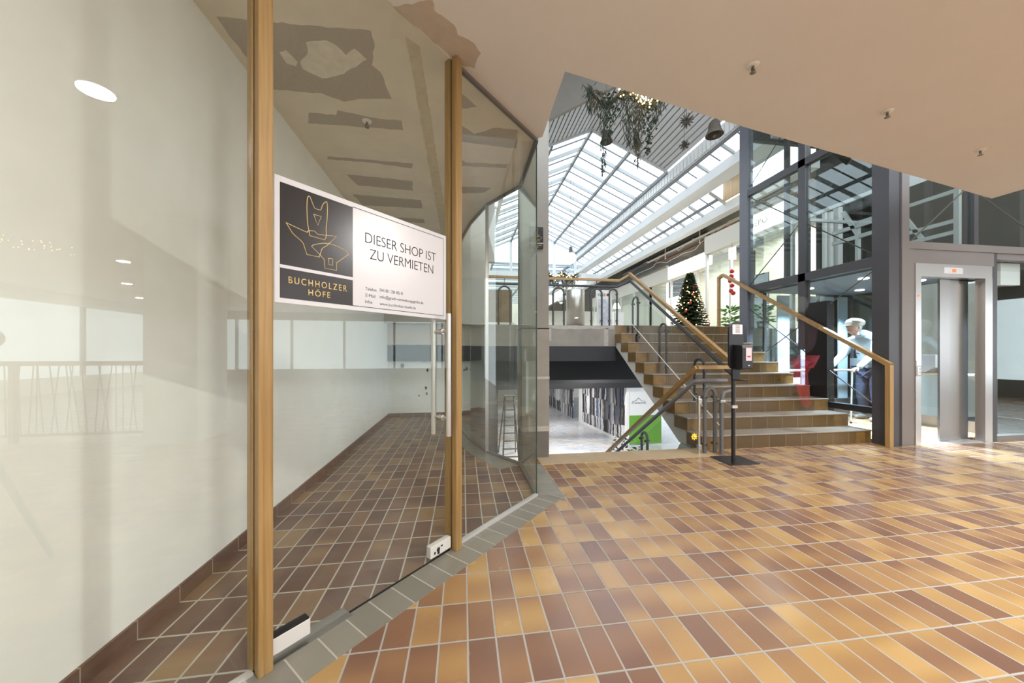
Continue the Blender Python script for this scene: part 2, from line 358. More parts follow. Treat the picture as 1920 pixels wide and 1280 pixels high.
# grey border tiles along the shopfront (local frame of the glass line)
FM = Matrix(((GD.x, -GN.x, 0, GA.x), (GD.y, -GN.y, 0, GA.y), (0, 0, 1, 0), (0, 0, 0, 1)))
b1 = MB().prism([(-1.6, 0.0), (1.8556, 0.0), (2.02, 0.185), (-1.6, 0.185)], 0.0, 0.003).build('trim_1', m_border); b1.matrix_world = FM
struct(b1, 'grey tile border along the shop entrance', 'floor border')
struct(MB().prism([(0.587, 2.737), (0.797, 2.617), (0.795, 3.50), (0.581, 3.50)], 0.0, 0.003).build('trim_2', m_border2), 'grey tile border beside the corner pane', 'floor border')
struct(MB().prism([(0.80, 3.48), (2.80, 3.50), (2.80, 3.82), (0.80, 3.82)], 0.0, 0.004).build('trim_3', m_beige), 'beige tile edge at the head of the stairs down', 'floor border')
def inset(pts, d):
    out = []
    for i, p in enumerate(pts):
        a = Vector(pts[max(0, i-1)]); b = Vector(pts[min(len(pts)-1, i+1)]); t = (b-a).normalized(); out.append((p[0]-t.y*d, p[1]+t.x*d))
    return out
BACK = [(0.581, 3.517), (0.275, 4.004), (0.10, 4.60), (0.0, 5.15), (-0.068, 5.70), (-0.10, 6.40)]
ins = inset(BACK, 0.19); ins[0] = (0.36, 3.40)
struct(MB().prism(BACK + ins[::-1], 0.0, 0.003).build('trim_4', m_border2), 'grey tile border inside the shop along its rear panes', 'floor border')

# ------------------------------------------------------------------ shop shell
wl = MB().box(-1.45, -1.305, -9, 6.55, 0, 3.2)
struct(wl.build('wall_left', m_plaster), 'long white plaster wall of the empty shop', 'wall')
struct(MB().box(-1.305, -0.09, 6.40, 6.55, 0, HC).build('wall_back', m_plaster), 'rear plaster wall of the empty shop with dark stains', 'wall')
struct(MB().box(-1.305, -1.293, gl(-1.305)+0.05, 6.40, 0, 0.075).build('baseboard_left', m_skirt), 'brown tile skirting on the left shop wall', 'skirting')
struct(MB().box(-1.293, -0.11, 6.388, 6.40, 0, 0.075).build('baseboard_back', m_skirtb), 'brown tile skirting on the rear shop wall', 'skirting')
# dark stains and a round hole in the rear wall
m_stain = M('stain_dark', (0.10, 0.10, 0.10), 0.9)
for (x, z, r) in [(-0.72, 1.22, 0.035), (-0.70, 1.15, 0.05), (-0.735, 1.08, 0.04), (-0.69, 1.02, 0.03), (-0.63, 0.84, 0.025), (-0.55, 0.85, 0.03), (-0.50, 0.83, 0.022), (-0.66, 0.52, 0.03), (-0.645, 0.42, 0.025), (-0.78, 0.38, 0.018), (-0.62, 1.35, 0.02), (-0.8, 1.3, 0.018)]:
    n = 22; poly = [(x+r*random.uniform(0.35, 1.1)*math.cos(2*PI*i/n), z+r*random.uniform(0.5, 1.6)*math.sin(2*PI*i/n)) for i in range(n)]
    tag(MB().prismY(poly, 6.3975, 6.40).build('wall_stain', m_stain), 'small ragged dark stain in the cluster on the rear shop wall', 'stain', 'dark stains on the rear shop wall')
hb = MB()
hb.prismY([(-1.07+0.032*math.cos(2*PI*i/20), 0.92+0.042*math.sin(2*PI*i/20)) for i in range(20)], 6.396, 6.40)
tag(hb.build('wall_hole', m_black), 'round black hole in the rear shop wall', 'hole')
# ceilings
CE = [(-1.45, -9), (5.84, -9), (5.84, 3.08), (2.066, 2.358), (0.619, 2.051), (0.627, 2.66), (0.587, 2.737), (0.581, 2.74)]
CE = [(-1.45, -9), (5.84, -9), (5.84, 3.08), (2.066, 2.358), (0.619, 2.055), (0.627, 2.70), (0.587, 2.737), (-1.45, gl(-1.45))]
struct(MB().prism(CE, HC, HC+0.33).build('ceiling', m_ceil), 'beige painted ceiling over the foreground', 'ceiling')
SC = [(-1.45, gl(-1.45)), (0.587, 2.737), (0.581, 3.517), (0.275, 4.004), (0.10, 4.60), (0.0, 5.15), (-0.068, 5.70), (-0.10, 6.55), (-1.45, 6.55)]
sc_ = struct(MB().prism(SC, HC, HC+0.33).build('ceiling', m_shopceil), 'unfinished plasterboard ceiling of the empty shop', 'ceiling')
struct(MB().prism([(5.84, -9), (14, -9), (14, 0.3), (5.84, 0.3)], HC, HC+0.33).build('ceiling', m_ceil), 'beige ceiling beyond the frame on the right', 'ceiling')
struct(MB().prism([(5.84, 0.3), (14, 0.3), (14, 3.58), (5.84, 3.58)], 6.2, 6.4).build('ceiling', m_ceil), 'high ceiling in front of the elevator', 'ceiling')
def patch(name, polys, mat, z, label):
    m = MB()
    for p in polys:
        # ragged outline
        out = []
        for i in range(len(p)):
            a, b = Vector(p[i]), Vector(p[(i+1) % len(p)]); n = max(2, int((b-a).length/0.03)); nn = Vector((-(b-a).y, (b-a).x)).normalized() if (b-a).length > 0 else Vector((0, 0))
            for k in range(n):
                q = a.lerp(b, k/n) + (nn*random.uniform(-0.005, 0.005) if k else Vector((0, 0)))
                out.append((q.x, q.y))
        m.prism(out, z, HC)
    return tag(m.build(name, mat), label, 'ceiling patch')
patch('plasterboard_patch', [[(-1.246, 2.463), (-1.25, 1.97), (-0.992, 1.961), (-0.486, 1.941), (-0.486, 2.016), (-0.539, 2.171), (-0.498, 2.221), (-0.477, 2.444), (-0.671, 2.464), (-0.804, 2.514), (-0.921, 2.454)]], m_board, HC-0.001, 'largest bare grey plasterboard patch on the shop ceiling near the door')
patch('filler_patch', [[(-0.859, 2.059), (-0.746, 2.032), (-0.702, 2.058), (-0.669, 2.119), (-0.608, 2.066), (-0.557, 2.132), (-0.723, 2.259), (-0.87, 2.317), (-0.96, 2.255), (-0.952, 2.205), (-0.883, 2.138)]], m_fillerlight, HC-0.002, 'pale winged filler smear inside the largest grey ceiling patch')
patch('filler_patch', [[(-1.039, 2.149), (-0.995, 2.131), (-0.967, 2.207), (-0.991, 2.241), (-1.036, 2.229)]], m_fillerlight, HC-0.002, 'small pale filler dab at the left of the winged smear')
patch('plasterboard_patch', [[(-1.091, 2.663), (-0.909, 2.664), (-0.879, 2.607), (-0.666, 2.656), (-0.449, 2.662), (-0.454, 2.77), (-1.151, 2.786)]], m_board, HC-0.001, 'grey ceiling patch carrying the small sprinkler inside the shop')
patch('plasterboard_patch', [[(-1.173, 3.235), (-0.452, 3.246), (-0.472, 3.335), (-0.808, 3.283), (-1.19, 3.282)]], m_board, HC-0.001, 'thinnest long grey strip on the shop ceiling')
patch('plasterboard_patch', [[(-1.115, 3.533), (-0.498, 3.577), (-0.528, 3.79), (-1.069, 3.745)]], m_board, HC-0.001, 'grey ceiling patch just behind the thin strip')
patch('plasterboard_patch', [[(-1.185, 3.969), (-0.467, 4.013), (-0.475, 4.242), (-1.156, 4.244)]], m_board, HC-0.001, 'rearmost wide grey patch above the letting sign')
patch('plasterboard_patch', [[(-1.1, 4.55), (-0.5, 4.58), (-0.5, 4.72), (-1.1, 4.70)]], m_board, HC-0.001, 'deepest grey strip on the shop ceiling')
patch('plasterboard_patch', [[(-0.023, 2.304), (0.097, 2.435), (0.022, 2.466), (-0.025, 2.453)]], m_board, HC-0.001, 'small triangular grey patch right of the inner oak post')
patch('plasterboard_patch', [[(-0.014, 2.648), (0.089, 2.745), (0.25, 2.64), (0.419, 2.646), (0.443, 2.886), (-0.022, 2.858)]], m_board, HC-0.001, 'broad wavy grey patch above the corner pane')
patch('plasterboard_patch', [[(-0.031, 3.091), (0.028, 3.164), (0.412, 3.138), (0.397, 3.203), (-0.032, 3.229)]], m_board, HC-0.001, 'narrow grey strip behind the wavy corner patch')
patch('plasterboard_patch', [[(-0.036, 3.627), (0.29, 3.607), (0.228, 3.729), (-0.038, 3.787)]], m_board, HC-0.001, 'short grey patch near the rear panes of the shop')
patch('unpainted_strip', [[(-0.31, 1.95), (-0.24, 2.0), (-0.22, 3.55), (-0.22, 5.2), (-0.31, 5.2), (-0.31, 3.5)]], M('yellowed_strip', (0.66, 0.60, 0.44), 0.9, noise=0.08, scale=20), HC-0.001, 'long yellowish strip running back along the shop ceiling')
patch('unpainted_patch', [[(-0.345, 1.79), (-0.146, 1.729), (-0.142, 1.778), (-0.11, 1.8), (-0.044, 1.845), (-0.028, 1.9), (0.063, 1.939), (0.103, 1.998), (0.085, 2.035), (0.069, 2.109), (-0.022, 2.09)]], m_ceiltan, HC-0.001, 'ragged tan unpainted patch on the foreground ceiling by the oak post')

# ------------------------------------------------------------------ shopfront: oak posts, panes, door
def gprism(s0, s1, z0, z1, o0, o1):
    m = MB(); m.prism([(G(s, 0, o).x, G(s, 0, o).y) for s, o in ((s0, o0), (s1, o0), (s1, o1), (s0, o1))], z0, z1); return m
def oak_post(sc, label, ztop):
    t = thing('oak_post', label, 'post', loc=tuple(G(sc, 0)))
    f = gprism(sc-0.024, sc+0.024, 0.0, ztop, 0.008, 0.05).build('front_moulding', m_oak, None, 0.007); f.parent = t
    b = gprism(sc-0.030, sc+0.018, 0.0, ztop, -0.045, -0.006).build('rear_moulding', m_oak, None, 0.005); b.parent = t
    rebase(t, tuple(G(sc, 0)))
    return t
oak_post(-0.035, 'left oak door post of the empty shop, nearest the camera', HC)
oak_post(0.932, 'right oak door post of the empty shop beside the steel pull handle', HC)
def pane(name, s0, s1, z0, z1, label):
    r = sthing(name, label, 'glass pane'); r.location = (0, 0, 0)
    gprism(s0, s1, z0, z1, -0.004, 0.004).build('glass', m_glass, r)
    return r
w1 = pane('window_1', -1.10, -0.062, 0.012, HC-0.012, 'large left glass pane of the shopfront')
gprism(-1.10, -0.062, 0.0, 0.012, -0.014, 0.014).build('sill_channel', m_alu, w1)
gprism(-1.10, -0.062, HC-0.014, HC, -0.012, 0.012).build('head_channel', m_browngrey, w1)
w2 = pane('window_2', 0.958, 1.8556, 0.018, HC-0.02, 'glass pane between the right oak post and the corner')
gprism(0.958, 1.8556, 0.0, 0.02, -0.014, 0.014).build('sill_channel', m_alu, w2)
gprism(0.958, 1.8556, HC-0.022, HC, -0.012, 0.012).build('head_channel', m_browngrey, w2)
def panel(name, a, b, label, mull=False):
    r = sthing(name, label, 'glass pane'); a, b = Vector((*a, 0)), Vector((*b, 0))
    MB().bar(a.lerp(b, 0.0)+Vector((0, 0, HC/2)), b+Vector((0, 0, HC/2)), 0.009, HC-0.04).build('glass', m_glass, r)
    MB().bar(a+Vector((0, 0, 0.012)), b+Vector((0, 0, 0.012)), 0.032, 0.022).build('sill_channel', m_steeldark, r)
    MB().bar(a+Vector((0, 0, HC-0.012)), b+Vector((0, 0, HC-0.012)), 0.03, 0.024).build('head_channel', m_browngrey, r)
    if mull: MB().bar(b+Vector((0, 0, 0)), b+Vector((0, 0, HC)), 0.035, 0.035).build('mullion', m_steeldark, r)
    return r
panel('window_3', (0.587, 2.737), (0.581, 3.517), 'glass pane running back from the shop corner')
panel('window_4', (0.581, 3.517), (0.275, 4.004), 'rear glass pane in front of the stepladder', True)
panel('window_5', (0.275, 4.004), (0.10, 4.60), 'second rear glass pane of the shop bay')
panel('window_6', (0.10, 4.60), (0.0, 5.15), 'third rear glass pane of the shop bay')
panel('window_7', (0.0, 5.15), (-0.068, 5.70), 'fourth rear glass pane of the shop bay')
panel('window_8', (-0.068, 5.70), (-0.10, 6.40), 'last rear glass pane meeting the back wall')
e = MB().tube([(0.587, 2.737, 0.02), (0.587, 2.737, HC-0.02)], 0.005, 6).build('trim_5', m_gedge); struct(e, 'green glass edge at the shop corner', 'trim')
e = MB().tube([(0.581, 3.517, 0.02), (0.581, 3.517, HC-0.02)], 0.004, 6).build('trim_6', m_gedge); struct(e, 'green glass edge at the rear bend of the shopfront', 'trim')
dr = sthing('door_1', 'frameless glass shop door carrying the letting sign', 'door')
gprism(-0.006, 0.906, 0.012, HC-0.012, -0.005, 0.005).build('glass', m_glass, dr)
for z0, z1 in ((0.03, 0.092),):
    f = gprism(-0.006, 0.128, z0, z1, -0.017, 0.017).build('hinge_fitting', M('satin_aluminium', (0.72, 0.70, 0.68), 0.4, metal=0.15), dr, 0.002)
    gprism(-0.008, 0.124, z1, z1+0.006, -0.019, 0.016).build('hinge_cap', m_gap, f)
lk = gprism(0.745, 0.895, 0.026, 0.09, -0.017, 0.017).build('lock_fitting', M('satin_aluminium_lock', (0.70, 0.69, 0.66), 0.4, metal=0.15), dr, 0.002)
kh = MB(); kh.ball((0, 0, 0), 0.012, 12, 1, 1, 0.3); kh.box(-0.006, 0.006, -0.024, -0.004, -0.003, 0.003); kh.box(-0.03, -0.022, -0.016, -0.004, -0.003, 0.003); kh.box(0.018, 0.03, 0.008, 0.014, -0.003, 0.003)
k_ = kh.build('keyhole', m_black); k_.parent = lk; k_.matrix_world = GM @ Matrix.Translation((0.80, 0.058, 0.018))
for o, z0, z1, nm in ((0.062, 0.686, 1.368, 'pull_bar'), (-0.062, 0.682, 1.35, 'pull_bar')):
    MB().tube([G(0.836, z0, o), G(0.836, z1, o)], 0.0145, 16).build(nm, m_steel, dr)
for z in (1.27, 0.785):
    MB().tube([G(0.836, z, -0.062), G(0.836, z, -0.02), G(0.836, z, 0.02), G(0.836, z, 0.062)], 0.008, 12).tube([G(0.836, z, -0.014), G(0.836, z, 0.014)], 0.015, 14).build('handle_standoff', m_steel, dr)
fp = gprism(0.0, 0.295, 0.003, 0.007, -0.05, 0.03).build('floor_spring_plate', m_steeldark)
tag(fp, 'flat steel floor spring plate at the foot of the left door post', 'floor plate')
gprism(0.0, 0.905, 0.003, 0.0045, -0.006, 0.006).build('trim_7', m_gap)['kind'] = 'structure'

# letting sign on the door glass
sg = thing('letting_sign', 'white and black sign on the glass door with golden line emblem of overlapping roofs', 'sign')
def sp(pts, out0, out1, name, mat, parent=sg):
    m = MB(); n = len(pts)
    vs = [G(s, z, out0) for s, z in pts]+[G(s, z, out1) for s, z in pts]
    m.add(vs, [list(range(n)), list(range(n, 2*n))[::-1]]+[(i, (i+1) % n, (i+1) % n+n, i+n) for i in range(n)])
    return m.build(name, mat, parent)
R4 = lambda a, b, c, d: [(a, c), (b, c), (b, d), (a, d)]
bd = sp(R4(0.0042, 0.8641, 1.3395, 1.8165), 0.006, 0.0095, 'board', m_signwhite)
sp(R4(0.0222, 0.3083, 1.3575, 1.7942), 0.0095, 0.0100, 'black_field', m_signblack)
sp(R4(0.0225, 0.3083, 1.4712, 1.4838), 0.0100, 0.0104, 'divider', m_signwhite)
for a, b, c, d in ((0.3083, 0.8457, 1.7945, 1.7975), (0.3083, 0.8457, 1.3575, 1.3605), (0.8437, 0.8457, 1.3575, 1.7975)): sp(R4(a, b, c, d), 0.0095, 0.0099, 'frame_line', m_ink)
def smooth_poly(pts, keep):
    out = []; n = len(pts)
    for i in range(n-1):
        p0, p1, p2, p3 = [Vector(pts[j]) for j in (max(i-1, 0), i, i+1, min(i+2, n-1))]
        if (i in keep): out += [tuple(p1)]; continue
        for k in range(4):
            t = k/4; out.append(tuple(0.5*((2*p1)+(p2-p0)*t+(2*p0-5*p1+4*p2-p3)*t*t+(3*p1-p0-3*p2+p3)*t**3)))
    out.append(tuple(pts[-1])); return out
LOGO = [([(0.1282, 1.6189), (0.1202, 1.6673), (0.1176, 1.7226), (0.1192, 1.7624), (0.124, 1.7754), (0.1309, 1.7712), (0.1482, 1.734), (0.1693, 1.7348), (0.1788, 1.7607), (0.192, 1.7769), (0.1971, 1.767), (0.1966, 1.714), (0.192, 1.6715), (0.1862, 1.6173), (0.1282, 1.6189)], (6, 13)),
 ([(0.1428, 1.7094), (0.1726, 1.7098), (0.1587, 1.6686), (0.1428, 1.7094)], range(9)),
 ([(0.0429, 1.6454), (0.1134, 1.6299), (0.1213, 1.6361), (0.1455, 1.6419), (0.1648, 1.6329), (0.2361, 1.6455), (0.1989, 1.6), (0.1749, 1.5765), (0.1648, 1.5412), (0.1171, 1.5412), (0.104, 1.5816), (0.0649, 1.6124), (0.0429, 1.6454)], (0, 4, 5, 7, 8, 9, 11)),
 ([(0.1845, 1.5351), (0.1648, 1.5539), (0.1347, 1.5781), (0.176, 1.6), (0.2105, 1.6059), (0.2526, 1.5997), (0.287, 1.5791), (0.2361, 1.5332), (0.2361, 1.5008), (0.1862, 1.4993), (0.1845, 1.5351)], (0, 1, 6, 7, 8, 9)),
 ([(0.2024, 1.5449), (0.2188, 1.5456), (0.2188, 1.5188), (0.2029, 1.5185), (0.2024, 1.5449)], range(9))]
lg = MB()
for pts, keep in LOGO:
    q = smooth_poly(pts, set(keep))
    lg.tube([G(s, z, 0.0105) for s, z in q], 0.0013, 6)
lg.build('golden_emblem', m_gold, sg)
def stext(name, body, s, z, w, h, mat, spacing=1.0, off=0.0, out=0.0098): text(name, body, GM @ Matrix.Translation((s, z, out)), w, h, mat, sg, spacing, off)
stext('lettering', 'DIESER SHOP IST', 0.3675, 1.6545, 0.4204, 0.0465, m_ink, 0.98, -0.012)
stext('lettering', 'ZU VERMIETEN', 0.3907, 1.5838, 0.3788, 0.0460, m_ink, 0.98, -0.012)
stext('lettering', 'BUCHHOLZER', 0.0516, 1.4165, 0.2296, 0.0265, m_gold, 1.35, 0.006, 0.0103)
stext('lettering', 'HÖFE', 0.1233, 1.3790, 0.0860, 0.0300, m_gold, 1.3, 0.006, 0.0103)
stext('lettering', 'Telefon', 0.3675, 1.4365, 0.0557, 0.0145, m_ink, 1, -0.006)
stext('lettering', '04181-28 85-0', 0.4417, 1.4405, 0.129, 0.0148, m_ink, 1, -0.006)
stext('lettering', 'E-Mail', 0.3696, 1.4065, 0.0478, 0.0145, m_ink, 1, -0.006)
stext('lettering', 'info@grath-verwaltungsgmbh.de', 0.4417, 1.4050, 0.2592, 0.0188, m_ink, 1, -0.004)
stext('lettering', 'Infos', 0.3675, 1.3775, 0.0354, 0.0145, m_ink, 1, -0.006)
stext('lettering', 'www.buchholzer-hoefe.de', 0.4417, 1.3765, 0.2098, 0.0140, m_ink, 1, -0.006)

# ------------------------------------------------------------------ column with small black plaque
cl = sthing('wall_column', 'grey plastered column beside the stairs down', 'column')
MB().box(0.64, 0.935, 3.72, 4.02, 1.42, 7.4).build('shaft', m_conc2, cl)
MB().box(0.635, 0.94, 3.715, 4.025, 0.34, 1.41).build('lower_shaft', m_conc, cl)
MB().box(0.64, 0.937, 3.717, 4.022, -2.84, 0.30).build('base', m_coldark, cl)
MB().box(0.635, 0.942, 3.713, 4.026, 0.29, 0.345).box(0.635, 0.942, 3.713, 4.026, 0.86, 0.89).build('filler_band', m_filler, cl)
MB().box(0.636, 0.939, 3.716, 4.024, 1.408, 1.422).build('joint', m_gap, cl)
pq = thing('wall_plaque', 'small black plaque with golden drawing on the grey column', 'sign')
MB().box(0.715, 0.868, 3.700, 3.720, 2.285, 2.52).build('board', m_signblack, pq)
MB().box(0.715, 0.868, 3.699, 3.7005, 2.340, 2.347).build('divider', M('plaque_line', (0.55, 0.55, 0.52), 0.5), pq)
PM = Matrix(((1, 0, 0, 0), (0, 0, -1, 3.7), (0, 1, 0, 0), (0, 0, 0, 1)))
pg = MB()
for pts, keep in LOGO: pg.tube([(0.73+(s-0.04)*0.50, 3.6992, 2.365+(z-1.5)*0.50) for s, z in smooth_poly(pts, set(keep))], 0.0012, 5)
pg.build('golden_emblem', m_gold, pq)
text('lettering', 'BUCHHOLZER', PM @ Matrix.Translation((0.735, 2.315, 0.001)), 0.115, 0.013, m_gold, pq, 1.3)
text('lettering', 'HÖFE', PM @ Matrix.Translation((0.77, 2.293, 0.001)), 0.045, 0.014, m_gold, pq, 1.3)

# ------------------------------------------------------------------ sprinklers in the ceilings
def sprinkler(x, y, label):
    t = thing('ceiling_sprinkler', label, 'sprinkler', 'ceiling sprinklers', (x, y, HC))
    MB().lathe([(0.0, 0), (0.034, 0), (0.032, -0.006), (0.012, -0.009), (0.0, -0.009)], (x, y, HC), 20).build('rosette', m_white, t)
    MB().lathe([(0.007, -0.006), (0.007, -0.03), (0.0, -0.03)], (x, y, HC), 12).tube([(x-0.010, y, HC-0.02), (x-0.012, y, HC-0.034), (x, y, HC-0.044)], 0.002, 6).tube([(x+0.010, y, HC-0.02), (x+0.012, y, HC-0.034), (x, y, HC-0.044)], 0.002, 6).build('nozzle', M('old_brass', (0.20, 0.14, 0.10), 0.4, metal=0.6), t)
    MB().lathe([(0.0, -0.044), (0.016, -0.044), (0.017, -0.047), (0.0, -0.048)], (x, y, HC), 14).build('deflector', M('sprinkler_metal', (0.25, 0.24, 0.2), 0.4, metal=0.7), t)
    rebase(t, (x, y, HC))
sprinkler(1.718, 1.851, 'left sprinkler of the three on the foreground ceiling')
sprinkler(2.991, 2.069, 'middle sprinkler of the three on the foreground ceiling')
sprinkler(4.345, 2.355, 'right sprinkler of the three on the foreground ceiling')
sprinkler(-0.705, 2.70, 'sprinkler on a grey patch of the shop ceiling behind the glass')

# ------------------------------------------------------------------ downlights (seen in the glass) and hall lamps
def downlight(x, y, z, power, label, r=0.085, col=LIGHT_NEUTRAL):
    t = thing('ceiling_downlight', label, 'ceiling light', 'round ceiling downlights', (x, y, z))
    MB().lathe([(r, -0.001), (r+0.02, -0.001), (r+0.018, -0.008), (r, -0.006)], (x, y, z), 28).build('trim_ring', m_white, t)
    MB().lathe([(0, -0.002), (r, -0.002)], (x, y, z), 28).build('diffuser', m_lamp, t)
    lamp('downlight_lamp', (x, y, z-0.012), power, r*2, col, t)
    rebase(t, (x, y, z))
    return t
for x, y, lb in [(0.571, -0.227, 'large bright downlight mirrored high in the left shop pane'), (3.354, 0.869, 'ceiling downlight mirrored on the upper part of the letting sign'),
                 (5.30, 0.92, 'ceiling downlight mirrored in the middle of the letting sign'), (5.518, -3.985, 'ceiling downlight mirrored beside the pale column reflection'),
                 (0.6, -3.4, 'ceiling downlight behind the camera by the left wall'),
                 (3.0, -5.0, 'ceiling downlight in the rear aisle behind the camera'), (7.971, -5.857, 'far ceiling downlight mirrored low in the left pane'), (8.055, -2.2, 'ceiling downlight to the far right behind the camera')]:
    downlight(x, y, HC, P_DOWN*(1.6 if x == 3.354 else 1.0), lb)
downlight(10.5, -7.5, HC, P_DOWN, 'farthest ceiling downlight behind the camera')
downlight(7.9, 1.9, 6.2, P_DOWN*1.0, 'downlight high above the elevator entrance')

# ------------------------------------------------------------------ rear part of the mall (seen mirrored in the glass)
wr = sthing('wall_rear', 'rear facade behind the camera with large windows', 'wall')
m_ = MB(); m_.box(-1.45, 14, -9.2, -9, 0, 0.45); m_.box(-1.45, 14, -9.2, -9, 2.55, 3.2); m_.box(-1.45, -0.9, -9.2, -9, 0.45, 2.55); m_.box(13.4, 14, -9.2, -9, 0.45, 2.55); m_.build('masonry', m_white, wr)
for i in range(7): MB().box(-0.9+i*2.3, -0.82+i*2.3, -9.15, -9.05, 0.45, 2.55).build('mullion', m_winframe, wr)
MB().box(-0.9, 13.4, -9.11, -9.10, 0.45, 2.55).build('glass', m_glassclear, wr)
we = sthing('wall_east', 'right facade beyond the frame with large windows', 'wall')
m_ = MB(); m_.box(14, 14.2, -9.2, 3.58, 0, 0.45); m_.box(14, 14.2, -9.2, 3.58, 2.55, 6.4); m_.box(14, 14.2, 2.0, 3.58, 0.45, 2.55); m_.build('masonry', M('brown_render', (0.16, 0.13, 0.10), 0.8, noise=0.1, scale=3), we)
for i in range(6): MB().box(14.05, 14.15, -8.9+i*2.1, -8.82+i*2.1, 0.45, 2.55).build('mullion', m_winframe, we)
MB().box(14.10, 14.11, -9.0, 2.0, 0.45, 2.55).build('glass', m_glassclear, we)
struct(MB().box(2.95, 3.55, -1.75, -1.15, 0, HC).build('wall_pillar', m_white), 'white pillar behind the camera mirrored in the left pane', 'pillar')
bl = thing('balustrade', 'wooden balustrade with crooked thin bars behind the camera', 'railing')
MB().box(3.34, 3.42, -5.6, -1.76, 0.98, 1.04).build('handrail', m_oakr, bl)
MB().box(3.36, 3.40, -5.6, -1.76, 0.06, 0.10).build('bottom_rail', m_oakr, bl)
for i in range(46):
    y = -5.5+i*0.08; d = random.uniform(-0.12, 0.12)
    MB().tube([(3.38, y, 0.09), (3.38, min(-1.8, y+d), 0.985)], 0.007, 5).build('bar', m_railgrey, bl)
for y in (-5.55, -3.5): MB().box(3.35, 3.41, y-0.03, y+0.03, 0, 0.99).build('post', m_oakr, bl)

# photographer's tripod behind the viewpoint and fairy lights across the rear aisle (both only seen mirrored)
tp = thing('camera_tripod', 'dark camera tripod mirrored faintly in the left shop pane', 'tripod', loc=(-0.02, -0.30, 0))
MB().tube([(-0.02, -0.30, 0.45), (-0.02, -0.30, 1.14)], 0.022, 10).build('centre_column', m_rail, tp)
for a in (0.5, 2.6, 4.7): MB().tube([(-0.02+0.03*math.cos(a), -0.30+0.03*math.sin(a), 0.85), (-0.02+0.30*math.cos(a), -0.30+0.30*math.sin(a), 0.0)], [0.018, 0.012], 8).build('leg', m_rail, tp)
MB().box(-0.10, 0.06, -0.36, -0.24, 1.16, 1.29).box(-0.06, 0.02, -0.34, -0.26, 1.29, 1.33).box(-0.07, 0.03, -0.33, -0.27, 1.13, 1.16).build('camera_body', m_black, tp, 0.008)
MB().tube([(-0.02, -0.24, 1.22), (-0.02, -0.14, 1.22)], 0.04, 16).build('lens', m_black, tp)
rebase(tp, (-0.02, -0.30, 0))
fs = thing('light_garland', 'warm fairy light garland mirrored at the far left edge of the shop pane', 'fairy lights', loc=(3.6, -3.7, 2.6))
random.seed(31)
MB().tube([(3.25+0.04*i, -4.0+0.035*i, 2.70-0.06*math.sin(i*0.5)**2) for i in range(19)], 0.004, 5).build('cord', m_cable, fs)
MB().tube([(3.25, -4.0, 2.70), (3.25, -4.0, HC)], 0.003, 5).tube([(3.97, -3.37, 2.70), (3.97, -3.37, HC)], 0.003, 5).build('hanging_wire', m_cable, fs)
for i in range(46):
    f = random.uniform(0, 18); bulb(fs, (3.25+0.04*f+random.uniform(-0.04, 0.04), -4.0+0.035*f+random.uniform(-0.04, 0.04), 2.67-0.06*math.sin(f*0.5)**2+random.uniform(-0.09, 0.05)), 0.006)
rebase(fs, (3.6, -3.7, 2.6))

# ------------------------------------------------------------------ stairs up
YS, TR, RI = 3.75, 0.263, 0.1665
stw = thing('staircase', 'broad brown tiled staircase rising to the upper level', 'stairs', loc=(4, 3.75, 0))
for k in range(10):
    y = YS+k*TR; s_ = box('step', 2.80, 4.95, y, min(6.298, y+TR+0.02), k*RI, (k+1)*RI-0.016, m_step, stw)
    box('ochre_step_end', 4.95, 5.17, y+0.001, y+TR+0.02, k*RI, (k+1)*RI-0.016, m_steplight, s_)
    box('ochre_step_end', 2.797, 3.0, y-0.002, y+TR, k*RI+0.002, (k+1)*RI-0.016, m_steplight, s_)  # left ends coloured paler, as lit and not behind the railing glass
    box('nosing', 2.793, 5.172, y-0.012, min(6.298, y+TR+0.02), (k+1)*RI-0.016, (k+1)*RI, m_nose, s_, 0.004)
prof = [(YS, 0.0), (YS, 0.001)]
up = [(YS+0.02, 0)]
for k in range(10): up += [(YS+0.02+k*TR, k*RI), (YS+0.02+(k)*TR, k*RI)]
body = [(4.22, -0.02), (3.79, -0.02), (3.79, 0.0)]
for k in range(1, 10): body += [(YS+0.03+k*TR, (k-1)*RI+0.005), (YS+0.03+k*TR, k*RI+0.005)]
body += [(6.295, 9*RI+0.005), (6.295, 1.29), (6.17, 1.29)]
MB().prismX(body, 2.82, 5.15).build('stringer', M('stringer_plaster', (0.62, 0.60, 0.55), 0.8, noise=0.04, scale=6), stw)
rebase(stw, (4, 3.75, 0))
# wall below the flight down to the lower level
struct(MB().prismX([(3.845, -0.03), (4.2, -0.03), (4.6, -0.6), (5.0, -2.84), (3.845, -2.84)], 2.83, 3.0).build('wall_understair', M('understair_plaster', (0.55, 0.58, 0.54), 0.8, noise=0.05, scale=5)), 'pale plaster wall under the staircase', 'wall')
struct(MB().box(0.8, 5.15, 3.82, 3.84, -2.84, -0.004).build('wall_stairhead', m_conc), 'concrete face below the floor edge', 'wall')
# flight down
std = thing('staircase', 'brown tiled flight leading down to the lower level', 'stairs', loc=(1.8, 3.82, 0))
for k in range(16):
    y = 3.845+k*TR; box('step', 0.95, 2.80, y, y+TR+0.02, -(k+1)*RI-0.06, -(k+1)*RI, m_step, std)
MB().prismX([(3.846, -RI-0.08), (3.846, -RI-0.3), (3.84+16*TR, -17*RI-0.2), (3.84+16*TR, -17*RI+0.02)], 0.97, 2.78).build('stringer', m_conc, std)
rebase(std, (1.8, 3.82, 0))

